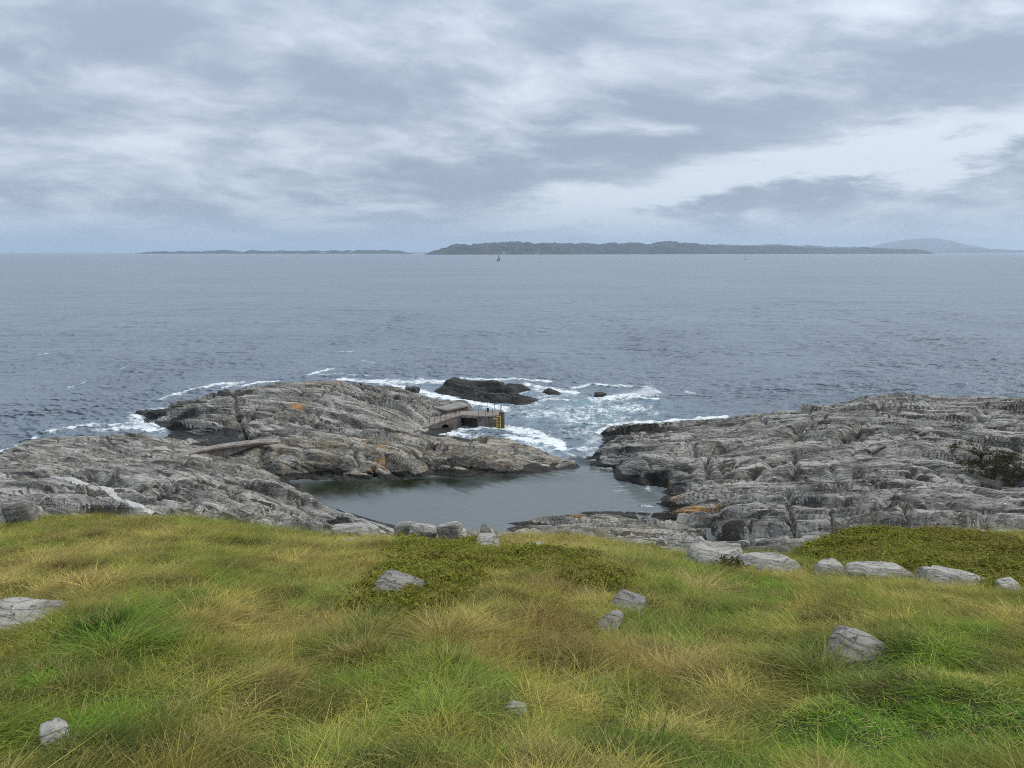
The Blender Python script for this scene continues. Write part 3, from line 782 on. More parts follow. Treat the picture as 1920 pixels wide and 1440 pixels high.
FS = grid_faces(NRS, NCS)
kp = (SB.ravel()[FS].min(1) < 0.7) & ((SY.ravel()[FS].min(1) > 44))
V, F, A = compact(np.stack([Xs.ravel(), Ys.ravel(), Zs.ravel()], 1), FS[kp], {'foam': foam.ravel(), 'aer': aer.ravel(), 'calm': calm.ravel(), 'rgh': rgh.ravel(), 'ridge_refl': ridge_refl.ravel()})
pool_face = (A['calm'][F].min(1) > 0.5)
sea_f = F[~pool_face]; pool_f = F[pool_face]
V1, F1, A1 = compact(V, sea_f, A)
tag(mesh_np('sea', V1, F1, WATER, True, A1), kind='structure')
V1, F1, A1 = compact(V, pool_f, A)
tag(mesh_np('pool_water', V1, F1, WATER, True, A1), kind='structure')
# the sea bed under the pool and the shore
bedx, bedy = np.meshgrid(np.linspace(-120, 120, 40), np.linspace(30, 140, 30))
SEABED = plain_mat('sea_bed', (0.06, 0.06, 0.05), 0.9, coord='Object')
tag(mesh_np('sea_bed', np.stack([bedx.ravel(), bedy.ravel(), np.full(bedx.size, -3.0)], 1), grid_faces(30, 40), SEABED), kind='structure')

# ------------------------------------------------------------------ islands on the horizon
ISLE, N, b, out = new_mat('island_heath')
pos = N.n.new('ShaderNodeNewGeometry').outputs['Position']
n1 = N.noise(N.mapping(pos, (0.006, 0.003, 0.02)), 1.0, 8, 0.65)
c = N.mix(N.ramp(n1, 0.42, 0.58), (0.010, 0.016, 0.016), (0.034, 0.040, 0.040))
c = N.mix(N.ramp(N.noise(N.mapping(pos, (0.02, 0.01, 0.06)), 1.0, 6, 0.6), 0.62, 0.72, 0, 0.7), c, (0.085, 0.09, 0.095))
N.put(b.inputs['Base Color'], c); b.inputs['Roughness'].default_value = 0.9


def island(name, prof, y_l, y_r, depth, rough, seed, label, cat='island', kind=None):
    """prof: silhouette as photo pixels; built as a ridge of real depth lying between y_l and y_r metres away"""
    us = np.array([p[0] for p in prof], float); vs = np.array([p[1] for p in prof], float)
    n = int(max(160, min(700, (us[-1] - us[0]) * 0.75)))
    u = np.linspace(us[0], us[-1], n)
    k = (u - us[0]) / (us[-1] - us[0])
    yc = y_l + (y_r - y_l) * k
    X, _, Z = at_y(u, np.interp(u, us, vs), yc)
    Z = np.maximum(Z, 0)
    m_ = 26
    q = np.linspace(-1, 1, m_)
    env = np.clip(1 - np.abs(q) ** 1.7, 0, 1)
    VX = np.repeat(X[None], m_, 0); VY = yc[None] + q[:, None] * depth * (0.35 + 0.65 * np.minimum(1, Z[None] / (Z.max() * 0.4)))
    nz = perlin2(VX / (depth * .22), VY / (depth * .5), seed) * .5 + perlin2(VX / (depth * .07), VY / (depth * .2), seed + 1) * .3
    VZ = Z[None] * np.clip(env[:, None] * (1 + 0.9 * nz * (q[:, None] ** 2 + 0.06)), 0, 1.05) + Z[None] * rough * (perlin2(VX / (depth * .05), VY / (depth * .1), seed + 2) + .5 * perlin2(VX / (depth * .02), VY / (depth * .05), seed + 3)) * env[:, None] - 1.0
    o = mesh_np(name, np.stack([VX.ravel(), VY.ravel(), VZ.ravel()], 1), grid_faces(m_, n), ISLE, True)
    return tag(o, label, cat, kind=kind)


island('island', [(268, 474.3), (280, 472.5), (290, 471.3), (296, 472.8), (305, 470.6), (315, 472), (323, 473.3), (340, 470.3), (352, 471.5), (366, 470.8), (383, 472.8), (393, 469.6), (405, 470), (418, 468.4), (430, 469.5), (445, 471), (461, 473), (470, 469.2), (480, 469.4), (488, 471), (497, 470.3), (502, 470.2), (510, 471.2), (528, 469.6), (540, 470.8),
                  (555, 469.8), (572, 471.2), (585, 469.2), (597, 469.8), (604, 471), (615, 470), (628, 469.2), (645, 470.8), (653, 469), (661, 471), (672, 468.8), (690, 469), (702, 468.8), (710, 469.8), (720, 468.2), (732, 470), (750, 469.8), (758, 472), (768, 474.3)], 11000, 11000, 420, .12, 201,
       'long thin chain of low hummocky islands on the horizon at the left')
island('islet', [(762, 474.3), (775, 473.2), (790, 473.6), (806, 473.0), (815, 474.3)], 15000, 15000, 300, .1, 205, 'faint sliver of land in the gap between the two big islands', 'islet')
island('island', [(798, 476.8), (806, 473.5), (812, 470), (822, 468.6), (830, 464.5), (838, 464), (846, 459.5), (852, 458), (860, 457.6), (872, 457.8), (878, 459), (883, 461), (886, 457), (900, 456.3), (915, 456), (925, 454.8), (940, 454), (950, 453.4), (960, 453), (970, 452), (976, 453.5), (981, 454.8), (985, 453.5), (995, 454.6), (1003, 456.6), (1008, 455.8),
                  (1020, 455.4), (1045, 455.2), (1056, 456.8), (1066, 455.2), (1078, 457), (1090, 455.6), (1110, 456), (1125, 458.2), (1138, 456), (1150, 454.6), (1160, 456.5), (1172, 456), (1185, 454.9), (1200, 455), (1210, 457.4), (1218, 458), (1230, 454.5), (1245, 452.4), (1258, 452), (1268, 453.5), (1276, 456.2), (1284, 454.6), (1293, 456.4), (1303, 455),
                  (1312, 458.2), (1325, 458.4), (1345, 460), (1370, 461), (1400, 460.5), (1420, 462), (1440, 461), (1465, 460.6), (1490, 462.5), (1520, 464), (1550, 465.6), (1600, 466.2), (1613, 466), (1618, 462.5), (1626, 463), (1632, 466), (1640, 464.6), (1660, 465.8), (1690, 466.8), (1715, 467.4), (1722, 470.5), (1728, 473)], 6900, 10500, 520, .07, 211,
       'large dark hilly island across the water behind the sailing boats')
island('hill', [(1330, 470), (1340, 459), (1350, 457), (1362, 458.5), (1380, 459), (1400, 460), (1425, 459.5), (1440, 458), (1460, 458), (1480, 460), (1500, 461), (1515, 459.5), (1535, 461.5), (1555, 463), (1570, 462), (1590, 464), (1600, 462), (1610, 465), (1640, 468)], 14500, 15500, 700, .05, 221, 'pale rounded hills peeping over the back of the large island', 'hill')
island('mountain', [(1640, 471), (1655, 464), (1668, 457), (1685, 452), (1700, 449.5), (1720, 448), (1745, 447), (1760, 449), (1772, 454), (1790, 459), (1808, 465), (1830, 469), (1860, 471.5)], 24000, 25000, 2600, .03, 231, 'faint blue flat-topped mountain beyond the right end of the large island', 'mountain')
island('island', [(1720, 473.6), (1760, 472), (1800, 468), (1815, 464.5), (1830, 465.5), (1845, 467.5), (1870, 467), (1890, 468.5), (1920, 469), (1960, 467), (2050, 470), (2150, 474)], 19000, 19000, 900, .05, 241, 'low hazy strip of land right of the mountain')

# small white houses along the island shores
HOUSE_W = plain_mat('house_paint', (0.78, 0.78, 0.76), 0.7, 0.05)
HOUSE_R = plain_mat('house_roof', (0.09, 0.085, 0.085), 0.8, 0.1)
for i, (u, v, yy, lb) in enumerate(((602, 473.9, 10620, 'leftmost of three tiny white houses clustered on the low left island'), (606, 474.2, 10600, 'middle one of three tiny white houses clustered on the low left island'), (609, 473.7, 10630, 'rightmost of three tiny white houses clustered on the low left island'),
        (655, 473.6, 10650, 'left one of a pair of white houses on the low left island'), (659, 473.9, 10630, 'right one of a pair of white houses on the low left island'), (1285, 473.0, 8330, 'white house left of the dark boat, on the shore of the large island'), (1244, 475.4, 8150, 'white house at the very waterline of the large island, below its highest hill'),
        (1008, 474.8, 7220, 'white house on the large island, just right of the boat with sails'), (860, 475, 6800, 'white house near the left tip of the large island'), (1533, 472.0, 9350, 'white house on the thin right half of the large island'), (945, 475.0, 6950, 'white house straight above the boat with sails'))):
    X, Y, Z = (float(q) for q in at_y(u, v, yy))
    Z = max(Z, 1.5)
    h = empty('house', (X, Y, Z))
    for nm_, m_, pts in (('wall', HOUSE_W, None), ('roof', HOUSE_R, 1)):
        bm = bmesh.new()
        w2_, d2_, hh = 9.0, 5.5, 7.0
        if pts is None:
            vs_ = [bm.verts.new(p) for p in ((-w2_, -d2_, -6), (w2_, -d2_, -6), (w2_, d2_, -6), (-w2_, d2_, -6), (-w2_, -d2_, hh), (w2_, -d2_, hh), (w2_, d2_, hh), (-w2_, d2_, hh))]
            for f in ((0, 1, 5, 4), (1, 2, 6, 5), (2, 3, 7, 6), (3, 0, 4, 7)): bm.faces.new([vs_[q] for q in f])
        else:
            vs_ = [bm.verts.new(p) for p in ((-w2_ - .6, -d2_ - .6, hh), (w2_ + .6, -d2_ - .6, hh), (w2_ + .6, d2_ + .6, hh), (-w2_ - .6, d2_ + .6, hh), (-w2_ - .6, 0, hh + 5), (w2_ + .6, 0, hh + 5))]
            for f in ((0, 1, 5, 4), (2, 3, 4, 5), (0, 4, 3), (1, 2, 5)): bm.faces.new([vs_[q] for q in f])
        bm_obj(nm_, bm, m_, h)
    tag(h, lb, 'house', 'white houses on the far islands')

# ------------------------------------------------------------------ grassy hillside
CREST = [(-500, 985, 21), (-200, 990, 21), (0, 993, 21), (100, 976, 22), (180, 972, 22), (250, 970, 22), (350, 972, 22), (450, 986, 22), (520, 994, 22), (600, 1000, 21), (700, 1006, 20), (800, 1012, 19.5), (850, 1013, 19.5), (950, 1010, 19.5), (1100, 1014, 19), (1200, 1024, 18), (1300, 1040, 17), (1400, 1042, 17), (1480, 1038, 17.5), (1540, 1022, 18.5), (1620, 1004, 20), (1700, 998, 20.5), (1800, 1000, 20.5), (1920, 1002, 20.5), (2100, 1000, 21), (2500, 1000, 21)]
CU = np.array([c[0] for c in CREST], float); CV = np.array([c[1] + 6 for c in CREST], float); CD = np.array([c[2] for c in CREST], float)
STAND = 1.65


def hill_h(X, Y):
    """height of the turf at x, y (a slope falling from the photographer's feet to a crest, then steeply to the rocks)"""
    X = np.asarray(X, float); Y = np.asarray(Y, float)
    Yc = np.maximum(Y, 2.0)
    u = 960 + FPX * X / (Yc * 1.06)
    vc = np.interp(u, CU, CV); yc = np.interp(u, CU, CD)
    a = np.arctan((vc - 720) / FPX) + PITCH
    tan_c = np.tan(a)
    slope = tan_c - STAND / yc
    zf = EYE - STAND - slope * Y
    over = np.maximum(Y - yc, 0)
    zf = zf - 0.75 * (np.sqrt(over ** 2 + 0.6) - math.sqrt(0.6))
    sag = -0.22 * np.exp(-((Y - 14.0) / 3.2) ** 2) * sstep(X, 2.0, 6.0)
    nz = 0.15 * perlin2(X / 2.6, Y / 2.6, 301) + 0.11 * perlin2(X / .95, Y / .8, 302) + 0.05 * perlin2(X / .42, Y / .38, 303)
    return zf + (nz + sag) * sstep(Y, 1.0, 4.0)


hx = np.linspace(-34, 34, 380); hy = np.concatenate([np.linspace(-4, 10, 120), np.linspace(10, 34, 170)[1:]])
HXg, HYg = np.meshgrid(hx, hy)
HZg = hill_h(HXg, HYg)
SOIL, N, b, out = new_mat('turf')
pos = N.n.new('ShaderNodeNewGeometry').outputs['Position']
c = N.mix(N.ramp(N.noise(pos, 1.2, 6, 0.6), 0.4, 0.6), (0.038, 0.046, 0.010), (0.085, 0.070, 0.026))
c = N.mix(N.ramp(N.noise(pos, 14, 4, 0.6), 0.45, 0.6), c, (0.035, 0.030, 0.014))
N.put(b.inputs['Base Color'], c); b.inputs['Roughness'].default_value = 0.95
N.put(b.inputs['Normal'], N.bump(N.noise(pos, 25, 5, 0.6), 0.8, 0.04))
tag(mesh_np('ground', np.stack([HXg.ravel(), HYg.ravel(), HZg.ravel()], 1), grid_faces(len(hy), len(hx)), SOIL), kind='structure')


def turf_hit(u, v):
    return surf_hit(u, v, hill_h, 1.5, 27, 2500)


# ------------------------------------------------------------------ stones
STONE_MATS = {'pale': rock_material('pale_field_stone', 3.0, True, .95), 'grey': rock_material('grey_field_stone', 3.4, True, .74), 'far': rock_material('shore_boulder', 0.9, True, 1.05)}


def stone(name, label, cat, place, size, rz=0, tilt=(0, 0), seed=1, mat='grey', box=3.0, sub=4, group=None, strata=0.05, flat=0.0, pale=0.3, lichen=0.0, wet=0.0, sink=0.3):
    """an ice-worn block: a rounded box (box = squareness), split into layers and chipped"""
    bm = bmesh.new()
    bmesh.ops.create_icosphere(bm, subdivisions=sub, radius=1.0)
    P = np.array([v.co[:] for v in bm.verts])
    F = np.array([[v.index for v in f.verts] for f in bm.faces]); bm.free()
    rs = np.random.default_rng(seed * 7 + 1)
    PN = [(1, 0, 0), (-1, 0, 0), (0, 1, 0), (0, -1, 0), (0, 0, 1), (0, 0, -1)]; PD = [.86, .86, .86, .86, .8, .9]
    for _k in range(13):
        n_ = rs.normal(0, 1, 3) * (1, 1, .8); n_ /= np.linalg.norm(n_)
        PN.append(tuple(n_)); PD.append(.84 + .26 * rs.random())
    PN = np.array(PN); PN[:6] += rs.normal(0, .10, (6, 3)); PN /= np.linalg.norm(PN, axis=1)[:, None]
    sh_ = np.maximum(P @ PN.T, 0) / np.array(PD)[None]
    P = P / ((sh_ ** (box * 7)).sum(1) ** (1 / (box * 7)))[:, None]
    nrm = P / np.linalg.norm(P, axis=1)[:, None]
    sx, sy, sz = size
    w = P * np.array([sx, sy, sz]) * 0.5
    k = max(sx, sy)
    f1 = perlin2(w[:, 0] / k * 2.1 + seed * 3.1, w[:, 1] / k * 2.1 + w[:, 2] / k * 1.7, seed) * .10 + perlin2(w[:, 0] / k * 5 + seed, w[:, 1] / k * 5 + w[:, 2] / k * 7, seed + 1) * .045 + perlin2(w[:, 0] / k * 12 + seed, w[:, 1] / k * 12 + w[:, 2] / k * 15, seed + 2) * .02
    lay = (w[:, 2] + 0.25 * w[:, 1] + 0.1 * k * perlin2(w[:, 0] / k * 1.5, w[:, 1] / k * 1.5, seed + 5)) / (strata * k + 1e-6)
    fr = lay - np.floor(lay)
    li = hash01(np.floor(lay).astype(np.int32), np.zeros(len(lay), np.int32), seed + 9)
    f2 = (li - .5) * .07 + ((1 - fr) ** 2 - .33) * .035
    w = w + nrm * ((f1 * .8 + f2) * min(k, 2.2 * sz) * 0.42)[:, None]
    if flat: w[:, 2] = np.where(w[:, 2] > sz * .5 * (1 - flat), sz * .5 * (1 - flat) + (w[:, 2] - sz * .5 * (1 - flat)) * .35, w[:, 2])
    n = len(w)
    o = mesh_np(name, w, F, STONE_MATS[mat], True, {'pale': np.full(n, pale) * (0.6 + 0.5 * perlin2(w[:, 0] / k * 3, w[:, 1] / k * 3, seed + 7)), 'lichen': np.full(n, lichen), 'wet': np.full(n, wet), 'warm': np.full(n, .15)})
    o.location = (place[0], place[1], place[2] + sz * (0.5 - sink))
    o.rotation_euler = (R(tilt[0]), R(tilt[1]), R(rz))
    return tag(o, label, cat, group)


SPOTS = []                           # (x, y, rx, ry) kept clear of tall grass


def field_stone(u0, u1, v0, v1, label, depth=None, rz=0, name='stone', cat='stone', clear=True, hgt=None, vv=None, **kw):
    """a stone in the turf covering the photo pixels u0..u1, v0..v1"""
    X, Y, Z = turf_hit((u0 + u1) / 2, vv if vv else v1 - 0.25 * (v1 - v0))
    w = (u1 - u0) / FPX * Y * (1.12 if kw.get('group') else 1.05)
    tall = (v1 - v0) / FPX * Y
    hgt = hgt or max(0.22 * w, min(tall * 1.1, w * .5))
    depth = depth or max(.5 * w, tall * 1.3)
    o = stone(name, label, cat, (X, Y, Z), (w, depth, hgt), rz=rz, **kw)
    if clear: SPOTS.append((X, Y - depth * .12 - .06, w * .48, depth * .52 + .05 + .012 * Y))
    return o


GW = 'pale stone blocks lined up across the grass'
field_stone(1210, 1278, 1018, 1036, 'flat pale stone at the left end of the row of blocks in the grass', seed=11, mat='pale', box=4, group=GW, hgt=.26, depth=.9, tilt=(12, 5), sink=.4, pale=.4)
field_stone(1284, 1394, 1026, 1064, 'big pale stone block with a round tuft of brown moss on its front', seed=12, mat='pale', box=4.5, group=GW, hgt=.52, depth=1.1, tilt=(16, 7), rz=-6, sink=.35, pale=.35)
field_stone(1380, 1504, 1042, 1077, 'pale stone block joined to the right side of the mossy one', seed=13, mat='pale', box=5, group=GW, hgt=.46, depth=.85, rz=-8, tilt=(12, 5), sink=.35, pale=.4)
field_stone(1526, 1584, 1060, 1083, 'smallest squarish block of the stone row, just left of the long one', seed=14, mat='pale', box=5, group=GW, hgt=.36, depth=.6, tilt=(10, 3), sink=.3, pale=.35)
field_stone(1579, 1726, 1064, 1098, 'longest pale block of the stone row, with a dark pit in its top', seed=15, mat='pale', box=6, group=GW, hgt=.44, depth=.75, rz=-8, tilt=(10, 5), sink=.3, pale=.4)
field_stone(1726, 1856, 1078, 1108, 'tapering pale block at the right of the stone row', seed=16, mat='pale', box=4.5, group=GW, hgt=.40, depth=.7, rz=-10, tilt=(10, 7), sink=.3, pale=.4)
field_stone(1874, 1914, 1102, 1118, 'small low stone poking from the grass past the right end of the row', seed=17, mat='pale', box=3, group=GW, hgt=.24, depth=.5, tilt=(12, 0), sink=.3, pale=.4)
field_stone(1534, 1676, 1182, 1254, 'layered grey boulder leaning out of the grass at the right', seed=23, mat='grey', box=3.6, flat=.62, hgt=.18, depth=.85, rz=-33, tilt=(20, 14), sink=.75, strata=.06, pale=.25, name='boulder', cat='boulder')
field_stone(-60, 84, 1134, 1194, 'wide pale rock cut off by the left edge of the photo', seed=22, mat='pale', box=3.2, flat=.62, hgt=.22, depth=.85, tilt=(18, 6), sink=.5, strata=.05, pale=.5)
field_stone(78, 132, 1342, 1412, 'small stone with white lichen patches in the near left grass', seed=33, mat='pale', box=2.6, hgt=.15, depth=.20, rz=20, tilt=(24, -5), sink=.2, pale=1.0)
field_stone(940, 992, 1316, 1350, 'little pinkish stone half buried in the near grass', seed=24, mat='pale', box=2.5, hgt=.12, depth=.14, sink=.3, pale=.5, tilt=(16, 0))
field_stone(682, 784, 1078, 1122, 'flat weathered rock lying flush in the grass left of centre', seed=25, mat='grey', box=3, flat=.62, hgt=.14, depth=.95, rz=-24, tilt=(17, 8), sink=.75, pale=.4)
field_stone(1144, 1214, 1106, 1142, 'thin tilted rock edge showing through the turf near the centre', seed=26, mat='grey', box=3, flat=.62, hgt=.16, depth=.45, rz=-30, tilt=(18, 10), sink=.38, pale=.5)
field_stone(1112, 1162, 1142, 1196, 'narrow rock patch below the tilted rock edge', seed=27, mat='grey', box=3, flat=.62, hgt=.15, depth=.65, rz=-34, tilt=(20, 6), sink=.38, pale=.45)
field_stone(890, 940, 1010, 1030, 'flat stone in the grass behind the dark heather', seed=28, mat='pale', box=3, flat=.62, hgt=.22, depth=1.1, sink=.4, tilt=(16, 0), pale=.3)
field_stone(986, 1028, 1024, 1038, 'small flat stone right of the other flat one near the crest', seed=29, mat='pale', box=3, hgt=.2, depth=.7, sink=.4, tilt=(16, 0), pale=.5)
field_stone(640, 672, 1010, 1024, 'tiny grey stone in the grass near the crest left of the boulders', seed=30, mat='pale', box=3, hgt=.22, depth=.4, sink=.4, tilt=(12, 0))


def shore_stone(u0, u1, v0, v1, y, label, name='boulder', cat='boulder', depth=None, dz=0.0, **kw):
    X, _, Z1 = (float(q) for q in at_y((u0 + u1) / 2, v1, y)); _, _, Z0 = (float(q) for q in at_y((u0 + u1) / 2, v0, y))
    w = (u1 - u0) / FPX * y; h = (Z0 - Z1)
    depth = depth or w * .8
    kw.setdefault('sub', 4)
    o = stone(name, label, cat, (X, y, Z1 + dz), (w, depth, h * 1.25), sink=.18, **kw)
    return o


shore_stone(10, 74, 933, 982, 21.6, 'pointed upright grey boulder beside the pale rock at the left edge', seed=41, mat='grey', box=2.2, tilt=(0, -14), rz=15, pale=.4, depth=.7)
shore_stone(822, 868, 978, 1014, 19.0, 'rounded boulder on the crest at the right of two above the pool', seed=42, mat='pale', box=2.8, tilt=(0, -8), pale=.45)
shore_stone(762, 824, 984, 1006, 19.4, 'tilted low boulder just left of the rounded one above the pool', seed=43, mat='pale', box=3, tilt=(0, 14), pale=.45, depth=.7)
shore_stone(736, 786, 978, 998, 20.6, 'angular pale boulder half hidden behind the low tilted one', seed=44, mat='pale', box=3, tilt=(0, -8), pale=.35, depth=.6)
shore_stone(616, 700, 984, 1004, 20.8, 'long pale rock peeping over the crest left of the boulders', seed=45, mat='pale', box=3, pale=.35, depth=.8)
shore_stone(1113, 1140, 734, 746, 106.5, 'small dark rock alone in the surf right of the skerry', seed=46, mat='far', box=2.6, wet=.85, pale=0, name='rock', cat='rock', dz=-.1)
shore_stone(1103, 1112, 739, 745, 107.0, 'tiniest wet rock just left of the lone surf rock', seed=47, mat='far', box=2.6, wet=.9, pale=0, name='rock', cat='rock', dz=-.15)
shore_stone(757, 790, 724, 736, 97.0, 'dark hump of rock at the foaming back edge of the headland', seed=48, mat='far', box=2.4, wet=.55, pale=0, name='rock', cat='rock')
shore_stone(1122, 1152, 853, 882, 71.5, 'blocky boulder standing in the mouth of the pool', seed=49, mat='far', box=4, pale=.2, depth=1.5)
for i, (u, v, w_, h_, y, lb) in enumerate(((1112, 872, 16, 12, 71.0, 'small wet boulder left of the blocky one in the pool mouth'), (1130, 885, 14, 9, 69.3, 'low boulder at the foot of the blocky one in the pool mouth'), (1142, 887, 16, 11, 69.0, 'boulder between the blocky one and the cliff foot'), (1105, 862, 14, 8, 73.0, 'flat dark boulder farthest out in the pool mouth'), (1060, 866, 16, 8, 71.6, 'small boulder on the tip of the ridge opposite the pool mouth'), (1074, 872, 12, 7, 70.4, 'last little boulder at the water tip of the ridge'))):
    shore_stone(u - w_ / 2, u + w_ / 2, v - h_, v + 2, y, lb, seed=60 + i, mat='far', box=2.8, wet=.45 if i in (0, 3) else .15, pale=.1, sub=3)

# ------------------------------------------------------------------ white quartz vein, a raised rib on the left mound
QUARTZ = plain_mat('quartz', (0.44, 0.425, 0.39), 0.7, 0.35, 5.0, 0.05)
bm = bmesh.new()
vein = [(96, 892, 1.5), (120, 896, 5), (150, 904, 7), (165, 909, 5), (185, 917, 6), (205, 927, 5), (218, 935, 4), (235, 944, 5), (252, 952, 6), (275, 961, 6), (292, 968, 5)]
vu = np.interp(np.linspace(0, len(vein) - 1, 60), range(len(vein)), [p[0] for p in vein]); vvv = np.interp(np.linspace(0, len(vein) - 1, 60), range(len(vein)), [p[1] for p in vein]); vw = np.interp(np.linspace(0, len(vein) - 1, 60), range(len(vein)), [p[2] for p in vein])
rows_ = []
for i in range(60):
    X, Y, Z = surf_hit(float(vu[i]), float(vvv[i]), rock_h, 26, 90, 4000)
    hw = vw[i] * (0.75 + 0.5 * random.random()) / FPX * Y
    row = []
    for a, rz_ in ((-1, -.25), (-.85, .07), (-.3, .14), (.35, .13), (.9, .05), (1, -.25)):
        row.append(bm.verts.new((X + a * hw * .45, Y + a * hw * 2.2, float(rock_at(np.array(X + a * hw * .45), np.array(Y + a * hw * 2.2))) + rz_ + random.uniform(-.03, .03))))
    rows_.append(row)
for a, c_ in zip(rows_[:-1], rows_[1:]):
    for k in range(5): bm.faces.new((a[k], a[k + 1], c_[k + 1], c_[k]))
bm.normal_update()
bm_obj('quartz_vein', bm, QUARTZ, ROCKS['nm'])

# ------------------------------------------------------------------ concrete
CONC, N, b, out = new_mat('old_concrete')
pos = N.n.new('ShaderNodeNewGeometry').outputs['Position']
c = N.mix(N.ramp(N.noise(pos, 1.4, 7, 0.65), 0.35, 0.65), (0.095, 0.082, 0.074), (0.205, 0.18, 0.16))
c = N.mix(N.ramp(N.noise(N.mapping(pos, (3.2, 3.2, 0.22)), 1.0, 6, 0.65), 0.5, 0.66, 0, .75), c, (0.045, 0.038, 0.034))
c = N.mix(N.ramp(N.noise(N.mapping(pos, (2.0, 2.0, 0.4)), 1.3, 6, 0.6), 0.60, 0.70, 0, .6), c, (0.16, 0.075, 0.045))
c = N.mix(N.ramp(N.noise(pos, 3.0, 5, 0.6), 0.66, 0.71, 0, .7), c, (0.42, 0.40, 0.36))
N.put(b.inputs['Base Color'], c); b.inputs['Roughness'].default_value = 0.9
N.put(b.inputs['Normal'], N.bump(N.math('ADD', N.noise(pos, 5, 6, 0.65), N.noise(N.mapping(pos, (0.3, 0.3, 7)), 1.0, 3, 0.5)), 0.7, 0.06))
DECK = plain_mat('deck_concrete', (0.215, 0.185, 0.16), 0.9, 0.35, 1.6, 0.02, coord='Object')
DECKG = plain_mat('slab_concrete', (0.225, 0.215, 0.20), 0.9, 0.25, 1.0, 0.02, coord='Object')
RUST = plain_mat('rusty_iron', (0.060, 0.036, 0.030), 0.8, 0.5, 8.0)
IRON = plain_mat('black_iron', (0.02, 0.02, 0.022), 0.6, 0.2)
YEL = plain_mat('yellow_paint', (0.62, 0.46, 0.10), 0.6, 0.2, 9.0)


def prism(bm, poly, z0, z1s):
    """vertical-sided block over a plan polygon; z1s is one top height or one for each corner"""
    if not hasattr(z1s, '__len__'): z1s = [z1s] * len(poly)
    lo = [bm.verts.new((p[0], p[1], z0)) for p in poly]; hi = [bm.verts.new((p[0], p[1], z)) for p, z in zip(poly, z1s)]
    n = len(poly)
    bm.faces.new(hi); bm.faces.new(lo[::-1])
    for i in range(n): bm.faces.new((lo[i], lo[(i + 1) % n], hi[(i + 1) % n], hi[i]))


def tube(bm, a, b_, r, seg=6):
    a, b_ = Vector(a), Vector(b_)
    d = (b_ - a); L = d.length; q = d.to_track_quat('Z', 'Y')
    ring0, ring1 = [], []
    for k in range(seg):
        p = Vector((math.cos(k * 2 * math.pi / seg) * r, math.sin(k * 2 * math.pi / seg) * r, 0))
        ring0.append(bm.verts.new(a + q @ p)); ring1.append(bm.verts.new(b_ + q @ p))
    for k in range(seg): bm.faces.new((ring0[k], ring0[(k + 1) % seg], ring1[(k + 1) % seg], ring1[k]))
    bm.faces.new(ring0[::-1]); bm.faces.new(ring1)


def P(u, v, z): return tuple(float(q) for q in at_z(u, v, z))


jet = empty('jetty', P(900, 803, 0))
jinv = Matrix.Translation(-jet.location)


def jobj(name, bm, mat, parent=None, smooth=False):
    bmesh.ops.recalc_face_normals(bm, faces=bm.faces)
    bmesh.ops.transform(bm, matrix=jinv, verts=bm.verts)
    return bm_obj(name, bm, mat, parent or jet, smooth)


ZD = 1.55                                        # deck height over the water
fl = P(895, 779.5, ZD); fr_ = P(940.5, 778.3, ZD)      # front top corners of the pier head
# pier head
head = [(fl[0], fl[1]), (fr_[0], fr_[1]), (fr_[0] + .15, fr_[1] + 2.6), (fl[0] + .2, fl[1] + 2.8)]
bm = bmesh.new(); prism(bm, head, -2.6, ZD - .16); jobj('pier_head', bm, CONC)
bm = bmesh.new()
hd = [(head[0][0] - .02, head[0][1] - .08), (head[1][0] + .02, head[1][1] - .08), (head[2][0] + .02, head[2][1] + .05), (head[3][0], head[3][1] + .05)]
prism(bm, hd, ZD - .16, ZD); jobj('deck', bm, DECK)
# rounded rusty corner fender
bm = bmesh.new(); tube(bm, (fr_[0] + .04, fr_[1] - .02, -1.5), (fr_[0] + .04, fr_[1] - .02, ZD + .35), .30, 12); jobj('corner_post', bm, RUST, smooth=True)
# sloping ramp wall towards the rocks, with a culvert through it
rl = P(788, 806.5, .5); rm = P(845, 787, 1.75)
rm_b = (fl[0] - 1.9, fl[1] + .55)
bm = bmesh.new()
W0 = Vector((rl[0], rl[1], 0)); W1 = Vector((rm_b[0], rm_b[1], 0)); dW = (W1 - W0); LW = dW.length; dW.normalize(); nW = Vector((-dW.y, dW.x, 0))
th_ = 1.9


def wall_pt(s, z, back=0.0): p = W0 + dW * s + nW * back; return (p.x, p.y, z)


top = lambda s: .45 + (ZD - .16 - .45) * min(1, (s / (LW * .86)) ** .80)
cs, cr_, cz = LW * .60, .62, -.05                 # culvert centre along the wall, radius, springing height
st = sorted(set([0] + list(np.linspace(0, cs - cr_, 9)[1:]) + [cs - cr_ * math.cos(k * math.pi / 10) for k in range(11)] + list(np.linspace(cs + cr_, LW, 7))))
for back in (0.0, th_):
    prev = None
    for s in st:
        lo_z = -2.4
        if abs(s - cs) < cr_ + 1e-6: lo_z = cz + math.sqrt(max(0, cr_ ** 2 - (s - cs) ** 2)) * 1.25
        cur = (bm.verts.new(wall_pt(s, lo_z, back)), bm.verts.new(wall_pt(s, top(s), back)))
        if prev: bm.faces.new((prev[0], cur[0], cur[1], prev[1]))
        prev = cur
arch_ = [(cs - cr_ * math.cos(k * math.pi / 10)) for k in range(11)]
for a, c_ in zip(arch_[:-1], arch_[1:]):
    za, zb = (cz + math.sqrt(max(0, cr_ ** 2 - (q - cs) ** 2)) * 1.25 for q in (a, c_))
    bm.faces.new([bm.verts.new(p) for p in (wall_pt(a, za), wall_pt(c_, zb), wall_pt(c_, zb, th_), wall_pt(a, za, th_))])
for s in (0, LW): bm.faces.new([bm.verts.new(p) for p in (wall_pt(s, -2.4), wall_pt(s, top(s)), wall_pt(s, top(s), th_), wall_pt(s, -2.4, th_))])
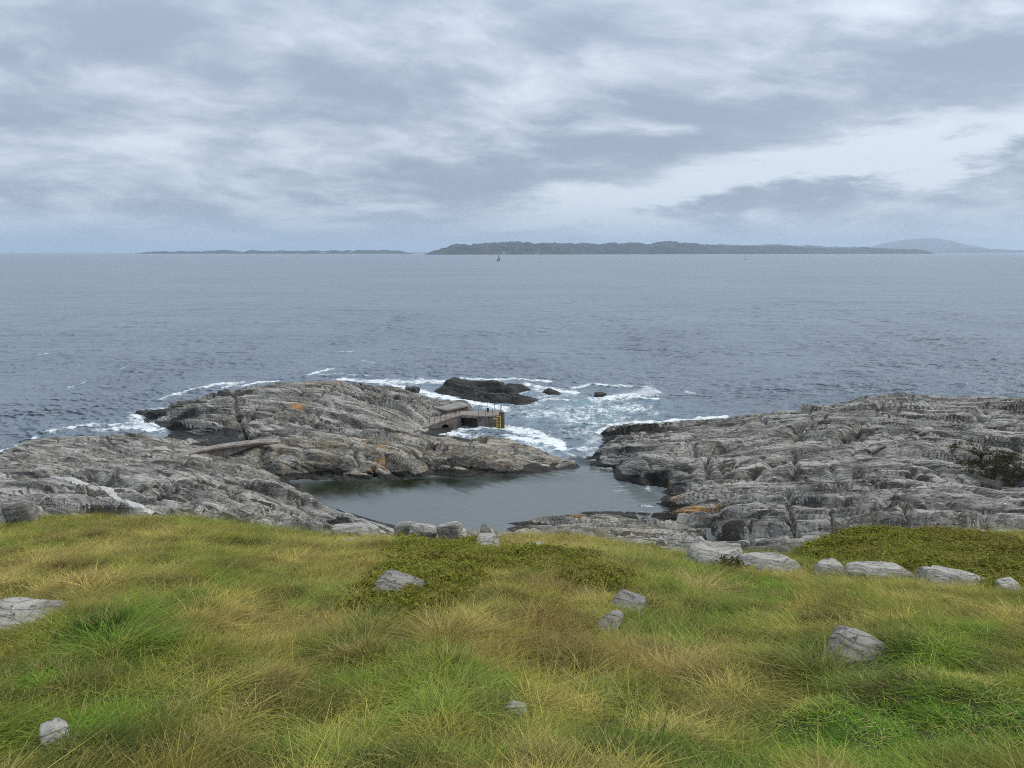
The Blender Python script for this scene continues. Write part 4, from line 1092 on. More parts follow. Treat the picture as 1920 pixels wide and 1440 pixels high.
jobj('retaining_wall', bm, CONC)
bm = bmesh.new(); prev = None
for s in np.linspace(-1.2, LW + .05, 22):
    z = top(max(s, 0)) if s > 0 else top(0) + s * .25
    cur = [bm.verts.new(p) for p in (wall_pt(s, z, -.06), wall_pt(s, z + .13, -.06), wall_pt(s, z + .13, th_ + .5), wall_pt(s, z, th_ + .5))]
    if prev:
        for k in range(4): bm.faces.new((prev[k], prev[(k + 1) % 4], cur[(k + 1) % 4], cur[k]))
    else: bm.faces.new(cur)
    prev = cur
bm.faces.new(prev[::-1]); jobj('ramp', bm, DECK)
# set-back link between the ramp wall and the pier head, carried over a dark gap
p0 = wall_pt(LW, 0); p1 = wall_pt(LW, 0, th_)
link = [(p0[0] + .003, p0[1]), (head[0][0] - .003, head[0][1]), (head[3][0] - .003, head[3][1]), (p1[0] + .003, p1[1] + .5)]
bm = bmesh.new(); prism(bm, link, ZD - .32, ZD - .004); jobj('link_deck', bm, DECK)
bm = bmesh.new(); prism(bm, [(link[0][0], link[0][1] + 1.5), (link[1][0], link[1][1] + 1.6), (link[2][0], link[2][1] - .05), (link[3][0], link[3][1] - .05)], -2.4, ZD - .33); jobj('back_wall', bm, CONC)
# yellow ladder on the front of the pier head
lx, ly = P(935.3, 790, .8)[0], min(head[0][1], head[1][1]) - .20
lad = empty('ladder', (0, 0, 0)); lad.parent = jet
ry0, ry1 = -.35, ZD + .03
for sx_ in (-.21, .21):
    bm = bmesh.new(); tube(bm, (lx + sx_, ly, ry0), (lx + sx_, ly, ry1), .04); jobj('ladder_rail', bm, YEL, lad)
for z in np.arange(0.0, ZD, .30):
    bm = bmesh.new(); tube(bm, (lx - .21, ly, z), (lx + .21, ly, z), .03); jobj('rung', bm, YEL, lad)
for z in (.2, 1.25):
    bm = bmesh.new(); prism(bm, [(lx - .62, ly + .02), (lx - .20, ly - .03), (lx - .20, ly + .05), (lx - .62, ly + .1)], z - .07, z + .07); jobj('bracket', bm, YEL, lad)
# thin iron stanchions along both edges
post = bpy.data.meshes.new('stanchion')
bm = bmesh.new(); tube(bm, (0, 0, 0), (0, 0, .95), .024, 5); tube(bm, (0, 0, .95), (0, 0, 1.0), .04, 5); bm.to_mesh(post); bm.free(); post.materials.append(RUST)
lean = random.Random(4)
spots_ = [wall_pt(s * LW, top(s * LW) + .12, .12) for s in (.24, .36, .50, .63, .75, .88, .98)]
spots_ += [(head[0][0] + .15 + k * (head[1][0] - head[0][0] - .4) / 3, head[0][1] + .1 + k * (head[1][1] - head[0][1]) / 3, ZD - .01) for k in range(4)]
spots_ += [(head[3][0] + k * (head[2][0] - head[3][0]) / 3.2, head[3][1] - .15 + k * (head[2][1] - head[3][1]) / 3.2, ZD - .01) for k in range(4)]
spots_ += [(head[1][0] - .15, head[1][1] + q, ZD - .01) for q in (.7, 1.5)]
for sp in spots_:
    o = bpy.data.objects.new('stanchion', post); COL.objects.link(o); o.parent = jet
    o.location = Vector(sp) - jet.location; o.rotation_euler = (lean.uniform(-.08, .08), lean.uniform(-.08, .08), 0)
    o.scale = (1, 1, lean.uniform(.75, 1.1))
bm = bmesh.new()
bx0 = P(914.7, 772.5, ZD)
tube(bm, (bx0[0], bx0[1], ZD), (bx0[0], bx0[1], ZD + .38), .11, 10); tube(bm, (bx0[0], bx0[1], ZD + .38), (bx0[0], bx0[1], ZD + .48), .17, 10)
jobj('bollard', bm, IRON)
tag(jet, 'short weathered concrete jetty with a yellow ladder, a culvert and thin iron posts', 'jetty')

# flat concrete slab on the rock above the jetty
c0, c1, c2, c3 = P(838, 768.5, 1.98), P(878, 758.8, 2.1), P(862, 753.8, 2.15), P(820, 764.5, 2.0)
bm = bmesh.new(); prism(bm, [c0[:2], c1[:2], c2[:2], c3[:2]], .6, [1.97, 2.09, 2.14, 1.99])
bmesh.ops.recalc_face_normals(bm, faces=bm.faces)
slab = empty('concrete_slab', (c0[0], c0[1], .6))
bmesh.ops.transform(bm, matrix=Matrix.Translation(-slab.location), verts=bm.verts)
bm_obj('foundation', bm, CONC, slab)
bm = bmesh.new(); k_ = .12
prism(bm, [(c0[0] - .05, c0[1] - .2), (c1[0] + .2, c1[1] - .2), (c2[0] + .1, c2[1] + .2), (c3[0] - .2, c3[1] + .1)], 1.8, [1.99, 2.11, 2.16, 2.01])
for v in bm.verts:
    if v.co.z < 1.9: v.co.z = 1.85 + (v.co.x - c0[0]) * .03
bmesh.ops.recalc_face_normals(bm, faces=bm.faces)
bmesh.ops.transform(bm, matrix=Matrix.Translation(-slab.location), verts=bm.verts)
bm_obj('top_slab', bm, DECKG, slab)
tag(slab, 'tilted grey concrete slab on a dark base on the rock above the jetty', 'slab')

# curved concrete causeway from the left slab to the ridge
cw = empty('causeway', P(420, 845, 2.2))
ctr = [(322, 858, 2.0), (345, 853.5, 2.15), (375, 845.5, 2.4), (405, 839.5, 2.55), (440, 834.5, 2.65), (470, 831, 2.7), (500, 829, 2.7), (525, 828, 2.65)]
bmA, bmB = bmesh.new(), bmesh.new(); pa = pb = None
for i, t_ in enumerate(np.linspace(0, len(ctr) - 1, 29)):
    u, v, z = (float(np.interp(t_, range(len(ctr)), [c[j] for c in ctr])) for j in range(3))
    X, Y, Z = P(u, v, z)
    w_ = .62
    bulge = .9 * math.exp(-((t_ - 2.9) / 1.5) ** 2)
    ca = [bmA.verts.new(p) for p in ((X, Y - .1, Z - .16), (X, Y - .1, Z), (X - .15, Y + w_ * 2, Z + .03), (X - .15, Y + w_ * 2, Z - .16))]
    cb = [bmB.verts.new(p) for p in ((X + .03, Y + .03, Z - .165 - .12 - bulge * .9), (X + .03, Y + .03, Z - .165), (X - .12, Y + w_ * 2 - .05, Z - .165), (X - .12, Y + w_ * 2 - .05, Z - 1.4))]
    for bmx, c_, p_ in ((bmA, ca, pa), (bmB, cb, pb)):
        if p_:
            for k in range(4): bmx.faces.new((p_[k], p_[(k + 1) % 4], c_[(k + 1) % 4], c_[k]))
        else: bmx.faces.new(c_)
    pa, pb = ca, cb
bmA.faces.new(pa[::-1]); bmB.faces.new(pb[::-1])
for bmx, nm_, m_ in ((bmA, 'path', DECK), (bmB, 'retaining_wall', CONC)):
    bmesh.ops.recalc_face_normals(bmx, faces=bmx.faces)
    bmesh.ops.transform(bmx, matrix=Matrix.Translation(-cw.location), verts=bmx.verts)
    bm_obj(nm_, bmx, m_, cw)
tag(cw, 'narrow curved concrete causeway bridging the left slab and the rock ridge', 'causeway')

# ------------------------------------------------------------------ still water in hollows of the rock
PUDDLE, N, b, out = new_mat('rock_pool_water')
b.inputs['Base Color'].default_value = (0.03, 0.035, 0.03, 1); b.inputs['Roughness'].default_value = 0.04; b.inputs['IOR'].default_value = 1.333
for (pts, lb) in (([(1324, 990), (1333, 990), (1334, 1002), (1343, 1008), (1341, 1015), (1326, 1013), (1323, 1003)], 'narrow upright sliver of still water in a gap at the foot of the ledge'),):
    bm = bmesh.new()
    z = surf_hit(sum(p[0] for p in pts) / len(pts), sum(p[1] for p in pts) / len(pts), rock_at, 30, 80, 4000)[2] + .16
    ring = [bm.verts.new(P(u, v, z)) for u, v in pts]
    low = [bm.verts.new((q.co.x, q.co.y, z - .35)) for q in ring]
    bm.faces.new(ring); bm.faces.new(low[::-1])
    for i in range(len(ring)): bm.faces.new((low[i], low[(i + 1) % len(ring)], ring[(i + 1) % len(ring)], ring[i]))
    bmesh.ops.recalc_face_normals(bm, faces=bm.faces)
    tag(bm_obj('rock_pool', bm, PUDDLE), lb, 'rock pool')

# ------------------------------------------------------------------ sailing boats
SAILM = plain_mat('sailcloth', (0.17, 0.19, 0.22), 0.8, 0.1); HULLM = plain_mat('white_hull', (0.75, 0.76, 0.78), 0.4, 0.05); HULLD = plain_mat('dark_hull', (0.02, 0.025, 0.04), 0.4, 0.05); SPAR = plain_mat('spar', (0.12, 0.13, 0.14), 0.5, 0.1)


def boat(u, v, mast, hull_m, sails, label, L=9.0, rz=20):
    X, Y, _ = P(u, v, 0)
    r = empty('sailing_boat', (X, Y, 0))
    bm = bmesh.new(); prev = None
    for t_ in np.linspace(0, 1, 9):
        w_ = 1.5 * math.sin(math.pi * min(1, .18 + t_ * .82)) ** .7 * (1 if t_ < 1 else .02); x = (t_ - .45) * L
        z1 = 1.0 + .35 * t_
        cur = [bm.verts.new(p) for p in ((x, -w_, z1), (x, -w_ * .6, -.3), (x, w_ * .6, -.3), (x, w_, z1))]
        if prev:
            for k in range(4): bm.faces.new((prev[k], prev[(k + 1) % 4], cur[(k + 1) % 4], cur[k]))
        else: bm.faces.new(cur)
        prev = cur
    bm.faces.new(prev[::-1]); bmesh.ops.recalc_face_normals(bm, faces=bm.faces)
    bm_obj('hull', bm, hull_m, r)
    bm = bmesh.new(); prism(bm, [(-2, -.8), (1.6, -.6), (1.6, .6), (-2, .8)], 1.0, 1.75); bm_obj('cabin', bm, hull_m, r)
    bm = bmesh.new(); tube(bm, (.6, 0, 1), (.6, 0, mast), .22); tube(bm, (.6, 0, 2.2), (-3.6, 0, 2.3), .09); bm_obj('mast', bm, SPAR, r)
    if sails:
        for nm_, pts in (('mainsail', [(.45, 0, 2.4), (-3.4, .5, 2.5), (-1.6, .5, mast * .5), (.45, 0, mast * .93)]), ('jib', [(4.6, 0, 1.6), (.9, .6, 2.0), (1.3, .4, mast * .45), (.75, 0, mast * .82)])):
            bm = bmesh.new(); f = bm.faces.new([bm.verts.new(p) for p in pts])
            ex = bmesh.ops.extrude_face_region(bm, geom=[f]); bmesh.ops.translate(bm, vec=(0, .05, 0), verts=[q for q in ex['geom'] if isinstance(q, bmesh.types.BMVert)])
            bmesh.ops.recalc_face_normals(bm, faces=bm.faces); bm_obj(nm_, bm, SAILM, r)
    r.rotation_euler = (0, R(0), R(rz))
    return tag(r, label, 'sailing boat', 'sailing boats off the island')


boat(935.5, 491.2, 16.5, HULLM, True, 'sailing boat with grey sails up and a white hull below the middle of the island', 9.5, 158)
boat(1397.5, 487.2, 15.0, HULLD, False, 'dark sailing boat with bare mast, farther right on the water', 8, 80)

# ------------------------------------------------------------------ spray thrown up where a wave breaks
SPRAY = plain_mat('spray', (0.86, 0.88, 0.90), 0.9, 0.03)


def spray(name, places, seed, label):
    r_ = np.random.default_rng(seed); Vs, Fs = [], []
    for (u, v, y, n, wx, hz_) in places:
        X, _, _ = P(u, v, 0); Y = y
        for _i in range(n):
            t_ = abs(r_.normal(0, .45)); x = X + r_.normal(0, wx) ; z = hz_ * t_ * math.exp(-((x - X) / (wx * 1.6)) ** 2) * r_.random() ** .5 - .05
            yv = Y + r_.normal(0, .7); s = .02 + .055 * r_.random() ** 2 * (1.2 - min(1, t_))
            q = len(Vs); a = r_.random(3) * s + s * .4
            Vs += [(x + a[0], yv, z), (x - a[0], yv, z), (x, yv + a[1], z), (x, yv - a[1], z), (x, yv, z + a[2]), (x, yv, z - a[2])]
            Fs += [(q, q + 2, q + 4), (q + 2, q + 1, q + 4), (q + 1, q + 3, q + 4), (q + 3, q, q + 4), (q + 2, q, q + 5), (q + 1, q + 2, q + 5), (q + 3, q + 1, q + 5), (q, q + 3, q + 5)]
    return tag(mesh_np(name, np.array(Vs), np.array(Fs), SPRAY, False), label, 'spray', kind='stuff')


spray('sea_spray', [(1216, 738, 108.5, 2600, .9, 2.3), (1200, 742, 107.5, 1600, 1.3, 1.0), (1170, 745, 106.5, 900, 1.5, .55), (1228, 740, 108, 500, .7, 1.0), (1010, 728, 112, 700, 1.2, .5), (285, 795, 88, 900, .9, .6), (270, 784, 92, 600, .8, .5), (770, 722, 108, 900, 2.2, .45), (1185, 797, 86, 600, 1.5, .35)], 5, 'white spray bursting from the breaking waves among the rocks')

# ------------------------------------------------------------------ haze
bm = bmesh.new()
hb = 42000.0
prism(bm, [(-hb, -3000), (hb, -3000), (hb, 40000), (-hb, 40000)], -6.0, 480.0)
bmesh.ops.recalc_face_normals(bm, faces=bm.faces)
HAZE = bpy.data.materials.new('sea_haze'); HAZE.use_nodes = True
for n in list(HAZE.node_tree.nodes): HAZE.node_tree.nodes.remove(n)
ho = HAZE.node_tree.nodes.new('ShaderNodeOutputMaterial'); hv = HAZE.node_tree.nodes.new('ShaderNodeVolumePrincipled')
hv.inputs['Color'].default_value = (0.74, 0.87, 1.0, 1); hv.inputs['Density'].default_value = 5.2e-5; hv.inputs['Anisotropy'].default_value = 0.55
HAZE.node_tree.links.new(hv.outputs[0], ho.inputs['Volume'])
tag(bm_obj('haze', bm, HAZE), kind='stuff')

# ------------------------------------------------------------------ grass
BLADE, N, b, out = new_mat('grass_blade')
for n in list(N.n): N.n.remove(n)
out = N.n.new('ShaderNodeOutputMaterial')
tint = N.attr('tint', 0, 'INSTANCER')
bl = N.attr('bl', 2)
along = N.attr('along', 2)
dry = N.ramp(bl, 0.86, 0.96, 0.0, 0.8)
c = N.mix(1.0, tint, N.mix(bl, (0.33, 0.38, 0.28), (1.62, 1.58, 1.45)), 'MULTIPLY')
c = N.mix(dry, c, (0.50, 0.385, 0.17))
c = N.mix(N.ramp(along, 0.55, 1.0, 0.0, 0.16), c, (0.38, 0.32, 0.11))
d1 = N.n.new('ShaderNodeBsdfDiffuse'); N.put(d1.inputs[0], c)
d2 = N.n.new('ShaderNodeBsdfTranslucent'); N.put(d2.inputs[0], c)
g1 = N.n.new('ShaderNodeBsdfGlossy'); g1.inputs['Roughness'].default_value = 0.5; g1.inputs[0].default_value = (1, 1, 1, 1)
mx = N.n.new('ShaderNodeMixShader'); mx.inputs[0].default_value = 0.25
N.l.new(d1.outputs[0], mx.inputs[1]); N.l.new(d2.outputs[0], mx.inputs[2])
mx2 = N.n.new('ShaderNodeMixShader'); mx2.inputs[0].default_value = 0.012
N.l.new(mx.outputs[0], mx2.inputs[1]); N.l.new(g1.outputs[0], mx2.inputs[2])
N.l.new(mx2.outputs[0], out.inputs[0])
# the same blades on single tussocks take their colour from the tussock object itself
BLADE_OWN = BLADE.copy(); BLADE_OWN.name = 'tussock_blade'
for n in BLADE_OWN.node_tree.nodes:
    if n.type == 'ATTRIBUTE' and n.attribute_name == 'tint': n.attribute_type = 'OBJECT'


def tuft_mesh(name, n, radius, hmin, hmax, width, lean, curl, seed, mat, heads=0.0, wind=(0.25, 0.05), seg=4):
    r = np.random.default_rng(seed)
    V, F, BL, AL = [], [], [], []
    for i in range(n):
        a = r.random() * 6.283; q = radius * math.sqrt(r.random())
        bx, by = q * math.cos(a), q * math.sin(a)
        h = hmin + (hmax - hmin) * r.random() ** 1.3
        oa = a + r.normal(0, .9)
        le = lean * (0.3 + r.random()) * (0.4 + q / max(radius, 1e-6))
        dxx, dyy = math.cos(oa) * le + wind[0] * r.random(), math.sin(oa) * le + wind[1] * r.random()
        cu = curl * (0.4 + 1.1 * r.random())
        fa = r.random() * 3.1416
        w0 = width * (0.7 + .6 * r.random())
        sx_, sy_ = math.cos(fa) * w0 * .5, math.sin(fa) * w0 * .5
        bv = r.random(); base_i = len(V)
        for k in range(seg + 1):
            t = k / seg
            px_ = bx + (dxx * t + dxx * cu * t * t) * h; py_ = by + (dyy * t + dyy * cu * t * t) * h
            pz = h * (t - 0.30 * cu * t * t * min(1.5, math.hypot(dxx, dyy) * 1.6)) - 0.02
            tw = (1 - t) ** .6 if k < seg else 0.08
            V += [(px_ - sx_ * tw, py_ - sy_ * tw, pz), (px_ + sx_ * tw, py_ + sy_ * tw, pz)]
            BL += [bv, bv]; AL += [t, t]
        for k in range(seg):
            s = base_i + 2 * k
            F.append((s, s + 1, s + 3, s + 2))
        if r.random() < heads:                     # seed head: three little crossed flakes along the tip
            tx, ty, tz = px_, py_, pz
            for m_ in range(6):
                s = len(V); e = .005 + .004 * r.random(); g = r.random() * 3.14
                cx_, cy_, cz_ = tx + dxx * h * (.05 - .05 * m_) + r.normal(0, .006), ty + dyy * h * (.05 - .05 * m_) + r.normal(0, .006), tz - .014 * m_ + .02
                V += [(cx_ - e * math.cos(g) * .35, cy_ - e * math.sin(g) * .35, cz_), (cx_ + e * math.cos(g) * .35, cy_ + e * math.sin(g) * .35, cz_), (cx_ + e * .3, cy_, cz_ + e * 2.2), (cx_ - e * .3, cy_, cz_ + e * 2.2)]
                F.append((s, s + 1, s + 2, s + 3)); BL += [.93] * 4; AL += [1.] * 4
    o = mesh_np(name, np.array(V), np.array(F), mat, False, {'bl': np.array(BL), 'along': np.array(AL)})
    COL.objects.unlink(o)
    return o


def sprig_mesh(name, n, radius, h, leaf, seed, mat):
    """low heather / crowberry sprigs: short stems crowded with small leaves"""
    r = np.random.default_rng(seed); V, F, BL, AL = [], [], [], []
    for i in range(n):
        a = r.random() * 6.283; q = radius * math.sqrt(r.random()); bx, by = q * math.cos(a), q * math.sin(a)
        hh = h * (.5 + .6 * r.random()); lx_, ly_ = r.normal(0, .35), r.normal(0, .35); bv = r.random() * .8
        for k in range(9):
            t = (k + 1) / 9; p = np.array((bx + lx_ * hh * t, by + ly_ * hh * t, hh * t - .02))
            d = r.normal(0, 1, 3); d[2] = abs(d[2]) * .8; d /= np.linalg.norm(d); e = np.cross(d, r.normal(0, 1, 3)); e /= np.linalg.norm(e)
            L = leaf * (.6 + .8 * r.random()); s = len(V)
            V += [tuple(p), tuple(p + d * L * .5 + e * L * .28), tuple(p + d * L), tuple(p + d * L * .5 - e * L * .28)]
            F.append((s, s + 1, s + 2, s + 3)); BL += [bv] * 4; AL += [.3] * 4
    o = mesh_np(name, np.array(V), np.array(F), mat, False, {'bl': np.array(BL), 'along': np.array(AL)})
    COL.objects.unlink(o)
    return o


def make_field(name, protos, X, Y, Z, scl, rz, tilt, pick, tint_rgb, label):
    coll = bpy.data.collections.new(name + '_kinds')
    for o in protos: coll.objects.link(o)
    me = bpy.data.meshes.new(name)
    n = len(X)
    me.vertices.add(n); me.vertices.foreach_set('co', np.stack([X, Y, Z], 1).astype(np.float32).ravel())
    a = me.attributes.new('rot', 'FLOAT_VECTOR', 'POINT'); a.data.foreach_set('vector', np.stack([tilt[0], tilt[1], rz], 1).astype(np.float32).ravel())
    a = me.attributes.new('scl', 'FLOAT_VECTOR', 'POINT'); a.data.foreach_set('vector', scl.astype(np.float32).ravel())
    a = me.attributes.new('pick', 'INT', 'POINT'); a.data.foreach_set('value', pick.astype(np.int32))
    a = me.attributes.new('tint', 'FLOAT_COLOR', 'POINT'); a.data.foreach_set('color', np.concatenate([tint_rgb, np.ones((n, 1))], 1).astype(np.float32).ravel())
    o = bpy.data.objects.new(name, me); COL.objects.link(o)
    g = bpy.data.node_groups.new(name, 'GeometryNodeTree')
    g.interface.new_socket('Geometry', in_out='INPUT', socket_type='NodeSocketGeometry')
    g.interface.new_socket('Geometry', in_out='OUTPUT', socket_type='NodeSocketGeometry')
    gi = g.nodes.new('NodeGroupInput'); go = g.nodes.new('NodeGroupOutput')
    ip = g.nodes.new('GeometryNodeInstanceOnPoints'); ci = g.nodes.new('GeometryNodeCollectionInfo')
    ci.inputs['Collection'].default_value = coll
    ci.inputs['Separate Children'].default_value = True; ci.inputs['Reset Children'].default_value = True

    def na(nm_, tp):
        k = g.nodes.new('GeometryNodeInputNamedAttribute'); k.data_type = tp; k.inputs['Name'].default_value = nm_
        return k.outputs['Attribute']
    g.links.new(gi.outputs[0], ip.inputs['Points']); g.links.new(ci.outputs[0], ip.inputs['Instance'])
    ip.inputs['Pick Instance'].default_value = True
    g.links.new(na('pick', 'INT'), ip.inputs['Instance Index'])
    g.links.new(na('rot', 'FLOAT_VECTOR'), ip.inputs['Rotation'])
    g.links.new(na('scl', 'FLOAT_VECTOR'), ip.inputs['Scale'])
    g.links.new(ip.outputs[0], go.inputs[0])
    md = o.modifiers.new('scatter', 'NODES'); md.node_group = g
    return tag(o, label, 'grass' if 'grass' in name else 'heather', kind='stuff')


# scatter: points over the slope, denser where it is near
gr = np.random.default_rng(11)
N0 = 640000
yy = 1.7 + (25.5 - 1.7) * gr.random(N0) ** 0.72
half = 0.80 * yy + 1.8
xx = (gr.random(N0) * 2 - 1) * half
wgt = half * np.clip(1.0 / (0.40 + yy / 7.0), 0, 3) / yy ** (1 / 0.72 - 1) ; wgt /= np.percentile(wgt, 97)
m_ = gr.random(N0) < wgt * 0.62
xx, yy = xx[m_], yy[m_]
zz_ = hill_h(xx, yy)
uu = 960 + FPX * xx / (yy * 1.06)
ok_ = (yy < np.interp(uu, CU, CD) + 2.2)
for (sx_, sy_, rx_, ry_) in SPOTS:
    ok_ &= (((xx - sx_) / rx_) ** 2 + ((yy - sy_) / ry_) ** 2) > 0.85 + .3 * gr.random(len(xx))
xx, yy, zz_ = xx[ok_], yy[ok_], zz_[ok_]


def tblob(u, v, ru, rv):
    X, Y, Z = turf_hit(u, v)
    X2, Y2, _ = turf_hit(u, max(v - rv, 1000 if v > 1010 else v - 6))
    rx_ = ru / FPX * Y * 1.1; ry_ = max(abs(Y2 - Y), .25)
    return np.exp(-(((xx - X) / rx_) ** 2 + ((yy - Y) / ry_) ** 2))


def zone(lst):
    z = np.zeros(len(xx))
    for u, v, ru, rv, a in lst: z = np.maximum(z, a * tblob(u, v, ru, rv))
    return z


lush = zone([(1710, 1380, 340, 100, 1.4), (1500, 1300, 130, 50, .55), (1330, 1130, 150, 40, .75), (1250, 1080, 130, 30, .6), (1150, 1040, 120, 20, .4), (1800, 1250, 160, 60, .7), (200, 1200, 110, 70, .8), (250, 1240, 80, 40, .7), (60, 1390, 150, 60, .6), (540, 1420, 70, 40, .9), (700, 1390, 160, 60, .5), (330, 1060, 110, 30, .5), (800, 1260, 160, 50, .6), (1250, 1190, 120, 30, .6), (560, 1140, 100, 30, .5), (1440, 1110, 60, 20, .8), (440, 985, 60, 12, .6), (1000, 1400, 120, 40, .4), (1380, 1180, 100, 30, .4)])
dryz = zone([(780, 1080, 180, 30, .8), (480, 1170, 120, 40, .75), (520, 1200, 100, 30, .7), (60, 1060, 110, 40, .8), (160, 1090, 80, 25, .9), (1110, 1240, 130, 30, .6), (1230, 1260, 160, 40, .95), (1100, 1130, 90, 20, .7), (1480, 1085, 60, 16, .8), (620, 1040, 120, 20, .6), (1100, 1015, 80, 10, .8), (1000, 1012, 90, 10, .8), (1300, 1110, 60, 14, .85), (1480, 1150, 90, 16, .7), (1560, 1330, 120, 30, .5), (1440, 1240, 100, 30, .6), (300, 975, 70, 12, .7), (620, 1000, 80, 10, .6), (1880, 1075, 60, 16, .7), (900, 1330, 90, 20, .5), (1270, 1350, 100, 50, .6), (1350, 1290, 120, 40, .7), (400, 1300, 120, 40, .4), (1000, 1020, 120, 12, .7), (1060, 1380, 60, 30, .5), (1160, 1100, 60, 20, .6), (180, 1000, 60, 10, .4)])
brown = zone([(1010, 1185, 60, 35, 1), (900, 1200, 60, 30, .6), (140, 1085, 60, 18, .8), (1060, 1090, 60, 14, .5), (370, 1160, 60, 25, .6), (250, 1010, 40, 12, .6), (1520, 1150, 60, 16, .5), (1140, 1260, 70, 16, .6), (1790, 1010, 60, 8, .7), (1130, 1085, 70, 10, .7), (1860, 1020, 60, 10, .7), (1490, 1320, 60, 24, .5)])
heath = zone([(1700, 1012, 190, 14, 1.25), (1620, 1028, 100, 14, 1.1), (1860, 1030, 120, 20, 1.), (1560, 1035, 60, 12, .7), (1780, 1045, 90, 14, .7), (850, 1036, 90, 14, 1.0), (940, 1054, 120, 18, 1.2), (1050, 1076, 100, 14, 1.1), (810, 1024, 50, 10, .9), (1130, 1090, 60, 9, 1.), (1000, 1062, 110, 14, 1.1), (690, 992, 60, 6, .5)])
short = zone([(1720, 1390, 320, 90, 1.2), (1560, 1370, 180, 60, 1.), (1850, 1290, 120, 60, .8), (1400, 1100, 140, 20, .5), (480, 1080, 160, 40, .35), (700, 1100, 60, 20, .4)])
nA = fbm2(xx / 2.4, yy / 2.4, 3, 401) * .5; nB = fbm2(xx / .7, yy / .7, 3, 405) * .5; nC = perlin2(xx / .25, yy / .25, 409)
L = np.clip(.08 + lush + .36 * nA + .22 * nB, 0, 1); Dr = np.clip(dryz * .9 + .42 * nB - .25 * nA + .10 + .12 * nC, 0, 1) * (1 - .75 * lush); Br = np.clip(brown + .3 * nC * nB, 0, 1)
# the sward grows in clumps: each has its own height, colour and lean
CS = .40
gx_, gy_ = np.floor(xx / CS).astype(np.int32), np.floor(yy / CS).astype(np.int32)
f1 = np.full(len(xx), 9.); f2 = np.full(len(xx), 9.); cid = np.zeros(len(xx), np.int32); cjd = np.zeros(len(xx), np.int32)
for a_ in (-1, 0, 1):
    for b_ in (-1, 0, 1):
        ci, cj = gx_ + a_, gy_ + b_
        px_, py_ = (ci + .15 + .7 * hash01(ci, cj, 801)) * CS, (cj + .15 + .7 * hash01(ci, cj, 802)) * CS
        d = np.hypot(xx - px_, yy - py_)
        nearer = d < f1
        f2 = np.where(nearer, f1, np.minimum(f2, d)); cid = np.where(nearer, ci, cid); cjd = np.where(nearer, cj, cjd); f1 = np.where(nearer, d, f1)
c1, c2, c3, c4 = (hash01(cid, cjd, 810 + q) for q in range(4))
dome = np.clip(1.12 - (f1 / (CS * .75)) ** 2 * .75, .32, 1.12)
olive = np.array([0.138, 0.160, 0.019]); green = np.array([0.072, 0.166, 0.009]); straw = np.array([0.50, 0.385, 0.145]); brn = np.array([0.21, 0.120, 0.034])
L = np.clip(L + np.where(c1 < .28, .65, 0) - .12, 0, 1); Dr = np.clip(Dr * (.55 + .9 * c2) + np.where(c1 > .84, .55, 0) * (1 - lush), 0, 1); Br = np.clip(Br + np.where((c1 > .70) & (c1 < .84), .55, 0) * (1 - lush), 0, 1)
tc = olive[None] * (1 - L[:, None]) + green[None] * L[:, None]
tc = tc * (1 - .72 * Dr[:, None]) + straw[None] * .72 * Dr[:, None]
tc = tc * (1 - .6 * Br[:, None]) + brn[None] * .6 * Br[:, None]
tc = 1.14 * tc * ((0.78 + .44 * gr.random(len(xx))) * np.where(short > .5, .95 + .3 * c3, .46 + .96 * c3))[:, None]
is_h = (heath + .3 * nB) > .50
tall = dome * (.40 + 1.35 * c2 ** 1.7) * np.clip(.80 + .55 * nB + .34 * nA - .55 * short + .25 * Br + .2 * Dr, .25, 1.7)

W_ = (0.20, 0.04)
protos = [tuft_mesh('grass_tuft', 32, .085, .04, .12, .0068, .9, 1.2, 500 + i, BLADE, wind=W_) for i in range(4)]
protos += [tuft_mesh('grass_wisp', 16, .075, .08, .21, .0054, .85, 1.5, 520 + i, BLADE, .10, wind=(.30, .05), seg=5) for i in range(3)]
protos += [tuft_mesh('grass_stalk', 5, .08, .18, .32, .0034, .55, 1.2, 540 + i, BLADE, .9, wind=(.45, .1), seg=5) for i in range(2)]
protos += [tuft_mesh('grass_mat', 44, .11, .02, .06, .0068, .95, .5, 560 + i, BLADE, wind=(.1, 0), seg=3) for i in range(2)]
order = {o.name: i for i, o in enumerate(sorted(protos, key=lambda o: o.name))}
idx = np.array([order[o.name] for o in protos])
kind = gr.random(len(xx))
pick = np.where(kind < .60, gr.integers(0, 4, len(xx)), np.where(kind < .80, 4 + gr.integers(0, 3, len(xx)), np.where(kind < .80 + .022 * (.3 + Dr), 7 + gr.integers(0, 2, len(xx)), 9 + gr.integers(0, 2, len(xx)))))
near_st = np.zeros(len(xx), bool)
for (sx_, sy_, rx_, ry_) in SPOTS: near_st |= (((xx - sx_) / (rx_ + .25)) ** 2 + ((yy - sy_ + .2) / (ry_ + .5)) ** 2) < 1
tall = np.where(near_st, np.minimum(tall, .5), tall) * (.72 + .28 * sstep(yy, 3.5, 8))
pick = np.where((short > .45) & (pick < 9) & (gr.random(len(xx)) < .95), 9 + gr.integers(0, 2, len(xx)), pick)
g_ok = ~(is_h & (gr.random(len(xx)) < .72))
far_w = 1 + .045 * np.clip(yy - 5, 0, 20)
scl = np.stack([far_w * (0.85 + .3 * gr.random(len(xx))), far_w * (0.85 + .3 * gr.random(len(xx))), tall * (0.8 + .4 * gr.random(len(xx)))], 1)
stalk = (pick == 7) | (pick == 8)
tc[stalk] = tc[stalk] * .35 + np.array([0.50, 0.39, 0.17]) * .65
rzv = gr.normal(0, .40, len(xx)) + (c4 - .5) * 5.6; tl = (gr.normal(0, .12, len(xx)), gr.normal(.05, .12, len(xx)))
